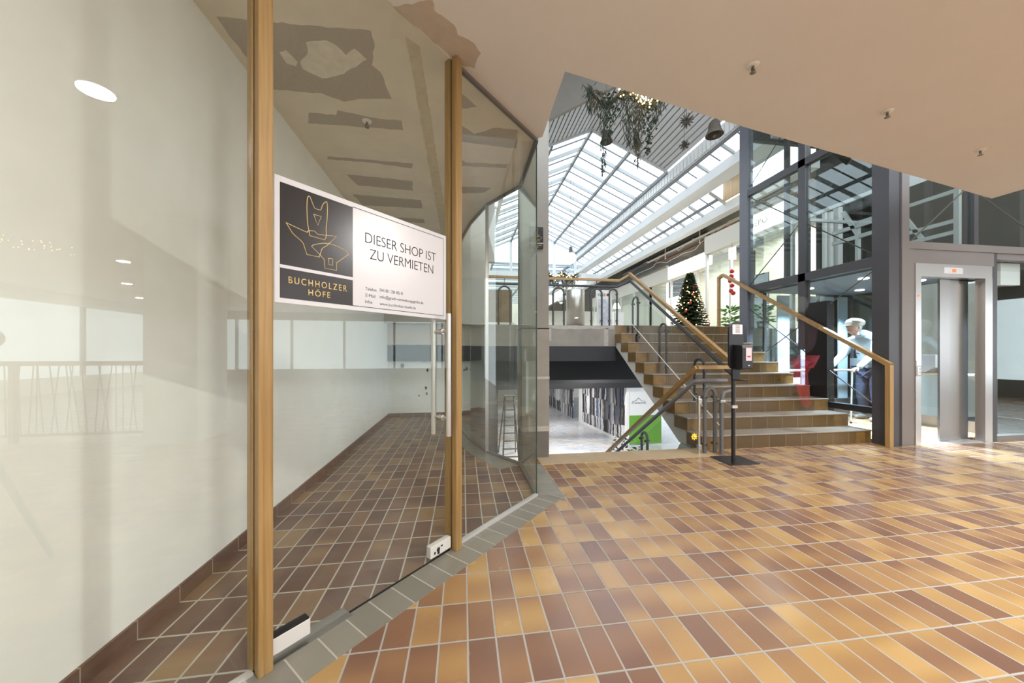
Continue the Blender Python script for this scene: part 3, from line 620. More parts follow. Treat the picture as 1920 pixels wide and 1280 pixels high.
# ------------------------------------------------------------------ upper level slab and hall
ZU = 1.65
up = sthing('floor_upper', 'upper mall level with raw concrete edge', 'floor')
MB().box(-3, 14, 6.30, 30, ZU-0.36, ZU).build('slab', M('upper_floor', (0.52, 0.46, 0.38), 0.35, noise=0.08, scale=3), up)
MB().box(-0.08, 2.80, 6.10, 6.30, 1.27, ZU).build('edge_beam', m_conc, up)
MB().box(-0.08, 2.80, 6.10, 6.30, 1.0, 1.27).build('dark_beam', M('dark_beam_paint', (0.022, 0.023, 0.028), 0.6), up)
fb = MB()
def ragged(x0, x1, z0, z1, y):
    n = 14; poly = [(x0+(x1-x0)*i/n, z0+random.uniform(-0.012, 0.012)) for i in range(n+1)]+[(x1-(x1-x0)*i/n, z1+random.uniform(-0.012, 0.012)) for i in range(n+1)]
    fb.prismY(poly, y-0.003, y)
ragged(1.48, 2.78, 1.585, 1.645, 6.10); ragged(2.58, 2.66, 1.28, 1.6, 6.10); ragged(1.5, 1.58, 1.36, 1.6, 6.10)
fb.build('filler_band', m_filler, up)
struct(MB().box(-1.4, 0.40, 6.02, 6.09, 1.655, 6.0).build('wall_landing', m_plaster2), 'plain grey wall behind the shop bay', 'wall')
struct(MB().box(-3.1, -3.0, 6.2, 30, -2.84, 6.3).build('wall_hall_left', m_plaster2), 'left wall of the hall', 'wall')
struct(MB().box(-3, 14, 30, 30.2, -2.84, 7.5).build('wall_hall_end', m_shopint), 'far end wall of the hall', 'wall')
# gable wall over the near end of the glass roof
struct(MB().prismY([(-3, 6.0), (1.2, 6.0), (1.2, 5.70), (3.3, 6.93), (3.3, 8.2), (-3, 8.2)], 7.1, 7.2).build('wall_gable', m_conc2), 'grey gable wall above the slatted ceiling', 'wall')
struct(MB().box(0.9, 1.2, 4.0, 7.2, 5.9, 6.2).build('trim_8', m_white), 'white edge beam of the atrium', 'trim')
struct(MB().box(6.27, 6.95, 5.9, 8.06, 5.60, 5.70).build('ceiling', m_white), 'white boxed end of the lower side strip', 'ceiling')
struct(MB().box(5.46, 7.6, 5.9, 6.0, 5.72, 7.5).build('wall_atrium_right', m_white), 'white wall closing the near end of the side skylights', 'wall')
struct(MB().box(-3, 14, 3.1, 3.2, 6.4, 8.2).build('wall_front', m_plaster2), 'upper wall above the foreground ceiling', 'wall')
struct(MB().box(-1.45, 0.6, 6.55, 6.65, HC, 6.2).build('wall_shop_upper', m_plaster2), 'upper wall over the empty shop', 'wall')
struct(MB().box(-3, 3.3, 3.2, 7.1, 7.3, 7.4).build('ceiling_void', m_conc2), 'grey ceiling of the void in front of the gable', 'ceiling')
# slatted ceilings
XR, ZR, XE, ZE, XL = 3.3, 6.93, 5.4, 6.0, 1.2
def slats(name, xa, za, xb, zb, y0, y1, n, label):
    r = sthing(name, label, 'ceiling')
    MB().add([(xa, y0, za+0.035), (xb, y0, zb+0.035), (xb, y1, zb+0.035), (xa, y1, za+0.035), (xa, y0, za+0.07), (xb, y0, zb+0.07), (xb, y1, zb+0.07), (xa, y1, za+0.07)],
             [(0, 1, 2, 3), (7, 6, 5, 4), (0, 4, 5, 1), (1, 5, 6, 2), (2, 6, 7, 3), (3, 7, 4, 0)]).build('backing', m_gap, r)
    m = MB()
    for i in range(n):
        f0, f1 = (i+0.11)/n, (i+0.89)/n
        x0, z0, x1, z1 = xa+(xb-xa)*f0, za+(zb-za)*f0, xa+(xb-xa)*f1, za+(zb-za)*f1
        m.add([(x0, y0, z0), (x1, y0, z1), (x1, y1, z1), (x0, y1, z0), (x0, y0, z0+0.025), (x1, y0, z1+0.025), (x1, y1, z1+0.025), (x0, y1, z0+0.025)],
              [(0, 1, 2, 3), (7, 6, 5, 4), (0, 4, 5, 1), (1, 5, 6, 2), (2, 6, 7, 3), (3, 7, 4, 0)])
    m.build('slats', m_slat, r)
    return r
YG0, YG1 = 8.6, 16.2
slats('ceiling_slatted_right', XR, ZR, XE, ZE, 3.2, YG0, 18, 'pale slatted slope of the atrium roof on the right')
slats('ceiling_slatted_left', XL, ZE, XR, ZR, 7.2, YG0, 18, 'pale slatted slope of the atrium roof on the left')
# glass roof of the atrium
def roof(name, xa, za, xb, zb, y0, y1, step, purl, label, w=0.05, h=0.09):
    r = sthing(name, label, 'skylight')
    MB().add([(xa, y0, za+0.06), (xb, y0, zb+0.06), (xb, y1, zb+0.06), (xa, y1, za+0.06), (xa, y0, za+0.075), (xb, y0, zb+0.075), (xb, y1, zb+0.075), (xa, y1, za+0.075)],
             [(0, 1, 2, 3), (7, 6, 5, 4), (0, 4, 5, 1), (1, 5, 6, 2), (2, 6, 7, 3), (3, 7, 4, 0)]).build('glass', m_glassroof, r)
    n = int(round((y1-y0)/step))
    for i in range(n+1):
        y = y0+(y1-y0)*i/n; MB().bar((xa, y, za), (xb, y, zb), w, h).build('rafter', m_rafter, r)
        if i < n:
            y += step/2; MB().bar((xa, y, za+0.04), (xb, y, zb+0.04), w*0.36, h*0.4).build('glazing_bar', m_bar, r)
    for f in purl:
        x, z = xa+(xb-xa)*f, za+(zb-za)*f; MB().bar((x, y0, z-0.03), (x, y1, z-0.03), w*1.2, h).build('purlin', m_bar, r)
    return r
roof('window_9', XR, ZR, XE, ZE, YG0, YG1, 0.84, (0.0, 0.5, 1.0), 'right slope of the big glass roof')
roof('window_10', XR, ZR, XL, ZE, YG0, YG1, 0.84, (0.5, 1.0), 'left slope of the big glass roof')
r11 = roof('window_11', 5.5, 5.68, 5.85, 5.50, 6.0, 18, 0.8, (0.0,), 'upper side strip of the glass roof', 0.05, 0.06)
r12 = roof('window_12', 6.27, 5.25, 6.72, 5.0, 8.1, 18, 0.8, (0.5,), 'lower side strip of the glass roof', 0.05, 0.06)
cb = sthing('trim_9', 'white ribbed band between roof and side strip', 'trim')
m_ = MB()
for i in range(90):
    y = 4.0+i*0.136; m_.box(5.42, 5.45, y, y+0.105, 5.70, 5.98)
m_.build('ribs', m_whitemetal, cb); MB().box(5.45, 5.47, 4.0, 16.2, 5.66, 6.0).build('backing', M('band_back', (0.5, 0.52, 0.55), 0.5), cb)
struct(MB().box(5.85, 6.27, 4.6, 24, 5.26, 5.50).build('trim_10', m_whitemetal), 'white box beam under the side skylights', 'beam')
struct(MB().box(6.70, 6.95, 5.9, 24, 4.78, 5.02).build('trim_11', m_whitemetal), 'white gutter beam over the shopfronts', 'beam')
struct(MB().box(6.95, 14, 5.9, 30, 4.88, 5.0).build('ceiling_dark', M('dark_open_ceiling', (0.05, 0.045, 0.035), 0.8, noise=0.4, scale=4)), 'dark open ceiling with services above the shopfronts', 'ceiling')
# far clerestory of the atrium
ce = sthing('wall_clerestory', 'glazed end of the glass roof', 'wall')
m_ = MB()
for x in (1.2, 2.25, 3.3, 4.35, 5.4):
    zt = ZR-abs(x-XR)/(XR-XL)*(ZR-ZE); m_.box(x-0.06, x+0.06, 16.2, 16.3, 4.95, zt)
m_.box(-3, 7, 16.18, 16.32, 4.75, 5.0); m_.box(-3, 1.2, 16.2, 16.3, 5.0, 6.3)
m_.build('frame', m_whitemetal, ce)
MB().prismY([(1.2, 5.0), (5.4, 5.0), (5.4, 6.0), (3.3, 6.93), (1.2, 6.0)], 16.24, 16.25).build('glass', m_glassroof, ce)
roof('window_13', -3, 5.4, 5.8, 5.4, 16.4, 29.5, 1.1, (0.25, 0.5, 0.75, 0.92), 'flat glass roof over the far hall', 0.07, 0.1)
# left soffit with white bars
so = sthing('ceiling_left', 'brown wood wool soffit crossed by white bars', 'ceiling')
MB().box(-3, -0.6, 7.2, 16.2, 5.35, 5.45).build('soffit', m_brownslat, so)
for i in range(16): MB().box(-3, -0.6, 7.6+i*0.55, 7.66+i*0.55, 5.26, 5.32).build('bar', m_whitemetal, so)
MB().box(-0.72, -0.5, 7.2, 16.2, 5.2, 5.44).build('edge_beam', m_whitemetal, so)
roof('window_14', 1.1, 5.92, -0.5, 5.35, 7.3, 16.2, 0.8, (0.5,), 'left side strip of the glass roof', 0.06, 0.08)
MB().box(1.10, 1.22, 7.2, 16.2, 5.85, 6.02).build('edge', m_whitemetal, so)

# hall objects
bn = thing('waste_bin', 'stainless steel drum on the upper level behind the railing', 'bin', loc=(2.33, 7.0, ZU))
MB().lathe([(0.0, 0), (0.19, 0), (0.19, 0.80), (0.185, 0.81), (0.17, 0.81), (0.17, 0.6), (0, 0.6)], (2.33, 7.0, ZU), 32).build('drum', m_steel, bn)
MB().lathe([(0.192, 0.03), (0.194, 0.03), (0.194, 0.06), (0.192, 0.06)], (2.33, 7.0, ZU), 32).build('foot_ring', m_steeldark, bn)
rebase(bn, (2.33, 7.0, ZU))
ob = MB().box(0.55, 1.05, 7.4, 7.9, 1.80, 2.50).build('chipboard_box', m_osb); tag(ob, 'brown chipboard hoarding behind the arched railing post', 'hoarding')
ob2 = struct(MB().box(0.5, 1.1, 7.38, 7.92, ZU, 1.80).build('trim_12', m_white), 'white plinth under the chipboard hoarding', 'plinth')
ps = thing('poster_stand', 'white poster stand with a travel heading on the upper level', 'poster stand')
PX, PY_ = 3.02, 7.05
MB().add([(PX-0.17, PY_, ZU), (PX+0.17, PY_, ZU), (PX+0.17, PY_+0.12, ZU+0.86), (PX-0.17, PY_+0.12, ZU+0.86), (PX-0.17, PY_+0.02, ZU), (PX+0.17, PY_+0.02, ZU), (PX+0.17, PY_+0.14, ZU+0.86), (PX-0.17, PY_+0.14, ZU+0.86)],
         [(0, 1, 2, 3), (7, 6, 5, 4), (0, 4, 5, 1), (1, 5, 6, 2), (2, 6, 7, 3), (3, 7, 4, 0)]).build('board', m_white, ps)
PT = Matrix.Translation((PX, PY_-0.002, ZU)) @ Matrix.Rotation(PI/2-math.atan2(0.12, 0.86)*1, 4, 'X')
text('lettering', 'REISE', PT @ Matrix.Translation((-0.13, 0.73, 0.004)), 0.17, 0.06, m_ink, ps)
MB().lathe([(0, 0.0), (0.032, 0.0), (0.032, 0.003), (0, 0.003)], seg=20).build('red_dot', m_red, ps, mw=PT @ Matrix.Translation((0.09, 0.76, 0.003)))
MB().box(-0.14, 0.14, 0.08, 0.66, 0.0, 0.003).build('picture', M('pale_poster_print', (0.58, 0.60, 0.66), 0.5, noise=0.3, scale=9), ps, mw=PT @ Matrix.Translation((0, 0, 0.003)))
MB().bar((PX-0.15, PY_+0.42, ZU), (PX-0.15, PY_+0.14, ZU+0.8), 0.02, 0.02).bar((PX+0.15, PY_+0.42, ZU), (PX+0.15, PY_+0.14, ZU+0.8), 0.02, 0.02).build('rear_leg', m_whitemetal, ps)

# shopfronts on the right of the hall
def shopfront(name, x, y0, y1, zb, zt, label, lit, depth):
    r = sthing(name, label, 'shopfront')
    MB().box(x, x+0.25, y0, y1, zb, zt).build('fascia', M('cream_fascia', (0.70, 0.67, 0.60), 0.5), r)
    if lit: MB().box(x-0.02, x, lit[0], lit[1], zb+0.03, zt-0.03).build('lit_sign', m_signlit, r)
    MB().box(x+0.08, x+0.09, y0, y1, ZU, zb).build('glass', m_glassclear, r)
    MB().box(x+depth, x+depth+0.1, y0-0.3, y1+0.3, ZU, 4.7).build('interior_wall', m_shopint, r)
    m = MB(); n = max(2, int((y1-y0)/1.1))
    for i in range(n+1): m.box(x+0.05, x+0.12, y0+(y1-y0)*i/n-0.03, y0+(y1-y0)*i/n+0.03, ZU, zb)
    m.build('mullions', m_white, r)
    return r
shopfront('wall_shopfront_near', 6.84, 6.45, 9.05, 3.95, 4.43, 'nearest upper shopfront with bright sign panel', (6.5, 7.7), 2.2)
shopfront('wall_shopfront_middle', 7.6, 9.05, 13.4, 3.85, 4.36, 'middle upper shopfront behind the decorated tree', (9.7, 12.0), 2.2)
shopfront('wall_shopfront_far', 7.6, 13.4, 20.0, 3.85, 4.36, 'dark far upper shopfront', None, 0.6)
struct(MB().box(6.9, 7.6, 9.0, 9.06, ZU, 4.4).build('wall_return', m_glassclear), 'glass return between two shopfronts', 'wall')
text('lettering', 'NEPO', Matrix(((0, 0, -1, 6.815), (-1, 0, 0, 7.45), (0, 1, 0, 4.12), (0, 0, 0, 1))), 0.5, 0.13, M('pale_letter', (0.5, 0.48, 0.42), 0.5), bpy.data.objects['wall_shopfront_near'])
for (x, y) in ((7.6, 7.4), (8.4, 8.2), (8.4, 10.4), (8.4, 12.2)):
    downlight(x, y, 4.5, P_SHOP, 'ceiling lamp inside a lit upper shop near y%d' % 0 if False else {(7.6, 7.4): 'lamp inside the nearest upper shop', (8.4, 8.2): 'second lamp inside the nearest upper shop', (8.4, 10.4): 'lamp inside the shop behind the tree', (8.4, 12.2): 'second lamp inside the shop behind the tree'}[(x, y)], 0.12)
# white door of the near shop
d2 = sthing('door_2', 'pale blue grey shop door with a small notice', 'door')
MB().box(6.90, 6.93, 7.02, 7.40, ZU, 3.0).build('leaf', M('door_pale', (0.62, 0.68, 0.74), 0.4), d2)
MB().box(6.89, 6.90, 7.10, 7.34, 2.98, 3.0).build('notice', m_ink, d2)
MB().box(6.885, 6.90, 7.12, 7.32, 2.62, 2.70).build('door_notice', m_browngrey, d2)
MB().box(6.88, 6.93, 7.40, 7.47, ZU, 3.6).build('frame', m_browngrey, d2)
# hanging services under the dark ceiling
for nm, pts, r, m, lb in [
    ('service_pipe', [(7.05, 6.2, 4.62), (7.05, 12.5, 4.62)], 0.03, m_cable, 'straight pale pipe under the dark open ceiling'),
    ('service_pipe', [(7.2, 6.2, 4.72), (7.15, 8.6, 4.66), (7.6, 8.7, 4.66), (7.6, 13, 4.7)], 0.035, m_copper, 'red brown sprinkler pipe with a bend above the shop signs'),
    ('loose_cable', [(6.99+0.03*math.sin(i*1.7), 6.4+0.16*i+0.05*math.sin(i*2.3), 4.58+0.05*math.sin(i*0.7)+0.06*math.sin(i*1.9+1)*math.sin(i*0.31)) for i in range(40)], 0.008, m_cable, 'loose looping cable below the gutter beam'),
    ('loose_cable', [(7.22+0.04*math.sin(i), 9.0+0.13*i, 4.44+0.09*math.sin(i*0.45)*math.sin(i*0.17+1)) for i in range(40)], 0.007, m_white, 'thin white cable looping over the middle shop'),
    ('hanging_duct', [(7.3, 9.5, 4.75), (7.3, 15, 4.75)], 0.09, m_darksteel, 'dark round duct under the open ceiling')]:
    tag(MB().tube(pts, r, 8).build(nm, m), lb, 'pipe' if 'cable' not in nm else 'cable')
for y, lb in ((7.7, 'pale sprinkler branch hanging nearest the lift frame'), (9.6, 'pale sprinkler branch hanging over the lit sign'), (11.4, 'pale sprinkler branch hanging farthest into the hall')):
    tag(MB().tube([(7.102, y, 4.88), (7.102, y, 4.5)], 0.018, 8).lathe([(0.0, 0.0), (0.03, 0.0), (0.022, 0.04), (0.0, 0.04)], (7.102, y, 4.47), 10).build('pipe_branch', m_cable), lb, 'pipe')
pb = MB().box(6.60, 6.65, 7.48, 8.05, 5.025, 5.60).build('knotty_board', m_ply); tag(pb, 'square knotty wooden board between the white beams beside the lift frame', 'board')

# pendant globe, garlands and hanging ornaments
LX, LY, LZ = 3.06, 9.6, 3.86
pl_ = thing('pendant_lamp', 'glowing white globe pendant with grey cap in the far hall', 'lamp')
MB().ball((LX, LY, LZ), 0.16, 24).build('globe', m_opal, pl_)
MB().lathe([(0.05, 0.13), (0.06, 0.15), (0.05, 0.32), (0.0, 0.33)], (LX, LY, LZ), 16).build('cap', m_railgrey, pl_)
MB().tube([(LX, LY, LZ+0.3), (LX, LY, 6.85)], 0.006, 6).build('cable', m_railgrey, pl_)
lamp('pendant_light', (LX, LY, LZ-0.2), 25, 0.3, LIGHT_WARM, pl_)
rebase(pl_, (LX, LY, LZ))
def wire(parent, x, y, z, z1): MB().tube([(x, y, z), (x, y, z1)], 0.004, 5).build('wire', m_railgrey, parent)
def garland(name, x0, x1, y, z0, label, seed, dens=26, drop=0.75, bulbs=55):
    random.seed(seed); t = thing(name, label, 'garland')
    core = []
    for i in range(31):
        f = i/30; core.append((x0+(x1-x0)*f, y+0.05*math.sin(7*f), z0-0.18*math.sin(PI*f*2)**2))
    MB().tube(core, 0.025, 6).build('branch', m_leafbrown, t)
    fm, bm_ = MB(), MB()
    for i in range(dens):
        f = (i+random.uniform(0.2, 0.8))/dens; x = x0+(x1-x0)*f; z = z0-0.18*math.sin(PI*f*2)**2; L = drop*random.choice((0.3, 0.45, 0.6, 0.8, 1.0))*random.uniform(0.85, 1.1); dx = random.uniform(-0.12, 0.12)*drop; kind = i % 4; tgt = fm if kind != 1 else bm_
        n = int(L*(330 if kind != 3 else 170)); rw = random.uniform(0.07, 0.12)
        for k in range(n):
            g = random.random()**1.25; w = rw*(1-g)**0.8+0.012; p = Vector((x+dx*g+random.gauss(0, w*0.6), y+random.gauss(0, w*0.7), z+0.05-L*g))
            if kind != 3: tgt.leaf(p, (random.uniform(-0.55, 0.55), random.uniform(-0.55, 0.55), -1), random.uniform(0.07, 0.13), 0.014)
            else: tgt.leaf(p, (random.uniform(-1, 1), random.uniform(-1, 1), random.uniform(-0.8, 0.3)), 0.055, 0.042)
    for k in range(int(260*(x1-x0))):
        f = random.random(); x = x0+(x1-x0)*f; z = z0-0.18*math.sin(PI*f*2)**2
        (fm if k % 3 else bm_).leaf((x, y+random.uniform(-0.05, 0.05), z+random.uniform(-0.05, 0.06)), (random.uniform(-1, 1), random.uniform(-0.6, 0.6), random.uniform(-1, 0.5)), random.uniform(0.09, 0.16), 0.016)
    fm.build('fir_sprays', m_leaf, t); bm_.build('dry_sprays', m_leafbrown, t)
    for i in range(bulbs):
        f = random.uniform(0.35, 0.95) if bulbs > 40 else random.random(); x = x0+(x1-x0)*f
        bulb(t, (x, y-0.10+random.uniform(-0.05, 0.05), z0-0.18*math.sin(PI*f*2)**2+random.uniform(-0.08, 0.10)), 0.012)
    for xw in (x0+0.15, x1-0.15): wire(t, xw, y, z0, 7.32 if y < 7 else 6.96-0.443*abs(xw-3.3))
    rebase(t, ((x0+x1)/2, y, z0)); return t
garland('fir_garland', 1.95, 3.25, 5.3, 5.35, 'fir garland with warm fairy lights hanging under the slatted ceiling', 4, 9, 1.1)
garland('fir_garland', 2.7, 3.75, 11.0, 3.75, 'distant pale fir garland below the globe pendant', 5, 14, 0.6, 30)
def bell(x, y, z, s, label, zc=6.55):
    t = thing('hanging_bell', label, 'ornament', 'bells under the atrium roof')
    MB().lathe([(0.0, 0.30*s), (0.05*s, 0.30*s), (0.10*s, 0.24*s), (0.12*s, 0.10*s), (0.17*s, 0.0), (0.16*s, -0.01*s), (0.10*s, 0.09*s), (0.0, 0.2*s)], (x, y, z), 18).build('bell_body', m_wire, t)
    MB().ball((x, y, z-0.02*s), 0.035*s, 8).build('clapper', m_wire, t); wire(t, x, y, z+0.3*s, zc); rebase(t, (x, y, z)); return t
bell(2.84, 6.6, 5.36, 0.75, 'small grey wicker bell hanging left in front of the glass roof', 7.32)
bell(4.27, 5.4, 4.88, 0.85, 'brown wicker bell hanging by the upper right ceiling edge')
def star(x, y, z, r, label):
    t = thing('hanging_star', label, 'ornament', 'star ornaments under the atrium roof'); m = MB()
    for i in range(60):
        d = Vector((random.gauss(0, 1), random.gauss(0, 1), random.gauss(0, 1))).normalized(); m.tube([(x, y, z), Vector((x, y, z))+d*r], [0.012, 0.004], 4)
    m.build('spikes', m_wire, t); wire(t, x, y, z, 6.97-0.443*(x-3.3)); rebase(t, (x, y, z)); return t
star(3.82, 5.5, 5.15, 0.12, 'spiky straw star hanging high against the slats')
star(3.42, 6.4, 5.25, 0.11, 'spiky straw star hanging at the lower edge of the slats')
star(4.12, 6.0, 5.05, 0.09, 'smallest straw star near the white ribbed band')

# Christmas tree
random.seed(21)
TX, TY, TH_ = 6.13, 8.69, 1.70
ct = thing('christmas_tree', 'decorated Christmas tree with warm lights at the head of the stairs', 'tree')
MB().tube([(TX, TY, ZU), (TX, TY, ZU+TH_-0.05)], [0.04, 0.01], 8).build('trunk', m_leafbrown, ct)
fm = MB()
for i in range(190):
    f = (i/190)**0.85; z = ZU+0.12+f*(TH_-0.2); R = 0.49*(1-f)**0.85+0.03; a = i*2.399
    d = Vector((math.cos(a), math.sin(a), -0.18)); n = int(R*130)+8
    for k in range(n):
        g = k/n*R; p = Vector((TX, TY, z+0.05))+d*g
        for q in (-1, 1): fm.leaf(p, Vector((math.cos(a+q*0.8), math.sin(a+q*0.8), random.uniform(-0.4, 0.35))), 0.09*(1.2-0.5*k/n), 0.024)
fm.build('fir_branches', M('tree_needles', (0.05, 0.075, 0.03), 0.7, noise=0.4, scale=30), ct)
for i in range(95):
    f = random.random()**1.3*0.92; a = random.uniform(0, 2*PI); R = (0.49*(1-f)**0.85+0.03)*0.97
    bulb(ct, (TX+R*math.cos(a), TY+R*math.sin(a), ZU+0.1+f*(TH_-0.2)), 0.012)
for i in range(16):
    f = 0.05+0.8*(i/16); a = i*2.2+3.2; R = (0.49*(1-f)**0.85+0.03)*0.95
    MB().ball((TX+R*math.cos(a), TY+R*math.sin(a), ZU+0.1+f*(TH_-0.25)), 0.038, 12).build('bauble', m_red, ct)
MB().lathe([(0, 0), (0.14, 0), (0.17, 0.14), (0, 0.14)], (TX, TY, ZU), 18).build('pot', m_pot, ct)
rebase(ct, (TX, TY, ZU))
bs = thing('bauble_string', 'string of red baubles hanging in the near upper shop window', 'ornament'); 
for i, (dx, z) in enumerate([(0, 3.22), (0.02, 3.10), (-0.03, 3.00), (0.06, 2.99), (0.0, 2.86), (0.03, 2.73), (-0.04, 2.66)]): MB().ball((6.78, 7.95+dx, z), 0.055, 14).build('bauble', m_red, bs)
MB().tube([(6.78, 7.95, 2.62), (6.78, 7.95, 3.95)], 0.004, 5).build('string', m_railgrey, bs)
def plant(x, y, z, h, label, seed, mat=m_leafbright, n=70, w=0.2):
    random.seed(seed); t = thing('potted_plant', label, 'plant', loc=(x, y, z))
    MB().lathe([(0, 0), (0.09, 0), (0.12, 0.2), (0.10, 0.2), (0, 0.18)], (x, y, z), 16).build('pot', m_pot, t); m = MB()
    for i in range(n):
        a = random.uniform(0, 2*PI); r = random.uniform(0, w); zz = z+0.2+random.random()*(h-0.2)
        p = Vector((x+r*math.cos(a)*0.6, y+r*math.sin(a)*0.6, zz)); m.leaf(p, (math.cos(a), math.sin(a), random.uniform(-0.3, 0.8)), random.uniform(0.12, 0.22), 0.06)
    m.build('leaves', mat, t); rebase(t, (x, y, z)); return t
plant(6.55, 7.75, ZU, 0.62, 'leafy potted plant left of the pale shop door', 1)
plant(6.6, 6.85, ZU, 0.55, 'flowering potted plant close to the lift frame', 2)
for i, (y, lb) in enumerate([(9.62, 'red gift parcel left of the Christmas tree'), (9.85, 'second red gift parcel farther left of the Christmas tree')]):
    g = thing('gift_parcel', lb, 'gift', loc=(6.3, y, ZU)); box('parcel', 6.2, 6.4, y-0.09, y+0.09, ZU, ZU+0.17+0.05*i, m_red, g); box('ribbon', 6.197, 6.403, y-0.015, y+0.015, ZU, ZU+0.173+0.05*i, m_white, g); rebase(g, (6.3, y, ZU))
# table lamp on a white cabinet in the far hall
cbn = thing('cabinet', 'small white cabinet carrying a lamp behind the stair railing', 'cabinet', loc=(4.35, 9.4, ZU))
MB().box(4.2, 4.5, 9.25, 9.55, ZU, 2.30).build('body', m_white, cbn); MB().box(4.23, 4.47, 9.24, 9.25, 1.75, 2.0).box(4.23, 4.47, 9.24, 9.25, 2.03, 2.27).build('drawer_front', m_whitemetal, cbn); rebase(cbn, (4.35, 9.4, ZU))
tl = thing('table_lamp', 'table lamp with a warm conical shade on the white cabinet', 'lamp', loc=(4.35, 9.4, 2.3))
MB().lathe([(0, 0), (0.06, 0), (0.05, 0.02), (0.012, 0.03), (0.012, 0.14), (0, 0.14)], (4.35, 9.4, 2.30), 16).build('base', m_steel, tl)
MB().lathe([(0.11, 0.12), (0.06, 0.26), (0.055, 0.26), (0.10, 0.12)], (4.35, 9.4, 2.30), 20).build('lamp_shade', m_opal, tl); rebase(tl, (4.35, 9.4, 2.3))

# ------------------------------------------------------------------ railings
def arch(parent, base_a, base_b, h, r=0.017, mat=None, zb=None):
    a, b = Vector(base_a), Vector(base_b); w = (b-a); R = Vector((w.x, w.y, 0)).length/2; d = Vector((w.x, w.y, 0)).normalized(); zt = max(a.z, b.z)+h-R if zb is None else zb-R
    pts = [a, Vector((a.x, a.y, zt))]
    c = Vector(((a.x+b.x)/2, (a.y+b.y)/2, zt))
    for k in range(1, 10): t = PI*k/10; pts.append(c - d*R*math.cos(t) + Vector((0, 0, R*math.sin(t))))
    pts += [Vector((b.x, b.y, zt)), b]
    o = MB().tube(pts, r, 10).build('arched_post', mat or m_rail, parent)
    for p in (a, b):
        for z in (0.1, zt-p.z-0.02):
            q = Vector((p.x, p.y, p.z+z)); nn = Vector((-d.y, d.x, 0)); MB().tube([q-nn*0.03, q+nn*0.03], 0.011, 8).ball(q+nn*0.03, 0.018, 8).build('glass_clamp', m_rail, o)
    return o
lr = thing('landing_railing', 'railing with oak handrail and arched steel posts on the upper landing edge', 'railing')
yr = 6.16
MB().bar((0.42, yr, 2.505), (2.90, yr, 2.505), 0.055, 0.04).bar((2.90, yr, 2.505), (3.1, yr-0.02, 2.62), 0.055, 0.04).build('handrail', m_oakx, lr)
MB().tube([(0.42, yr, 2.385), (2.86, yr, 2.385), (3.1, yr-0.02, 2.49)], 0.022, 10).build('lower_rail', m_rail, lr)
for a, b in ((0.631, 0.842), (1.63, 1.835), (2.36, 2.562), (2.71, 2.86)): arch(lr, (a, yr, ZU), (b, yr, ZU), 0.69)
for x in (0.735, 1.73, 2.46): MB().tube([(x, yr, 2.34), (x, yr, 2.49)], 0.006, 6).build('connector', m_rail, lr)
MB().box(0.42, 2.9, yr+0.03, yr+0.038, ZU+0.05, 2.36).build('glass_panel', m_glassclear, lr)
slr = thing('stair_railing', 'left stair railing with oak handrail, arched posts and glass infill', 'railing')
XRL = 3.1
nz = lambda y: (y-YS)/TR*RI+RI
MB().bar((XRL, 6.15, 2.64), (XRL, 3.55, 0.99), 0.055, 0.045).build('handrail', m_oakr, slr)
MB().tube([(XRL, 6.13, 2.50), (XRL, 3.60, 0.88)], 0.024, 10).build('lower_rail', m_rail, slr)
for y in (5.92, 5.04, 4.2):
    k = math.floor((y+0.1-YS)/TR); zb = (k+1)*RI; k2 = math.floor((y-0.1-YS)/TR)
    ztop = nz(y)+0.62
    arch(slr, (XRL, y+0.095, zb), (XRL, y-0.095, (k2+1)*RI), 0, 0.018, None, ztop)
MB().prismX([(6.1, 1.75), (6.1, 2.40), (3.75, 0.92), (3.75, 0.25)], XRL-0.035, XRL-0.027).build('glass_panel', m_glassclear, slr)
MB().bar((XRL-0.031, 6.1, 1.745), (XRL-0.031, 3.75, 0.245), 0.012, 0.008).build('panel_edge', m_white, slr)
dwr = thing('stair_railing', 'railing of the flight down with oak and grey steel rails', 'railing')
XD = 2.63; sl = (0.973+0.794)/(6.283-3.665)
MB().bar((3.1, 3.60, 0.985), (XD, 3.60, 0.985), 0.05, 0.04).build('connecting_handrail', m_oakx, dwr)
MB().bar((XD, 3.60, 0.985), (XD, 7.6, 0.985-sl*4.0), 0.05, 0.045).build('handrail', m_oakr, dwr)
MB().tube([(3.0, 3.60, 0.83), (XD+0.06, 3.60, 0.83), (XD, 3.64, 0.82), (XD, 7.6, 0.82-sl*3.98)], 0.026, 12).build('lower_rail', m_railgrey, dwr)
arch(dwr, (2.74, 3.62, 0), (2.90, 3.66, 0), 0.74, 0.021, m_railgrey)
MB().tube([(2.92, 3.58, 0), (2.92, 3.58, 0.62), (2.95, 3.575, 0.70), (3.03, 3.565, 0.72)], 0.021, 12).build('side_post', m_railgrey, dwr)
for y in (4.75, 5.75, 6.6):
    k = math.floor((y-3.84)/TR); arch(dwr, (XD, y-0.08, -(k+1)*RI), (XD, y+0.08, -(k+1)*RI), 0, 0.02, m_railgrey, 0.82-sl*(y-3.6)-0.06)
MB().prismX([(3.66, 0.05), (3.66, 0.72), (7.4, 0.72-sl*3.74), (7.4, 0.05-sl*3.74)], XD+0.03, XD+0.038).build('glass_panel', m_glassclear, dwr)
MB().tube([(2.655, 3.60, 0.0), (2.655, 3.60, 0.66)], 0.014, 10).build('glass_post', m_steel, dwr)
for z in (0.08, 0.60): MB().box(2.635, 2.675, 3.58, 3.62, z-0.03, z+0.03).build('post_clamp', m_steel, dwr, 0.004)
rr_ = thing('stair_handrail', 'right oak handrail with square newel along the glass lift shaft', 'handrail')
MB().box(5.10, 5.155, 3.50, 3.555, 0.0, 1.0).build('newel_post', m_oak, rr_, 0.003)
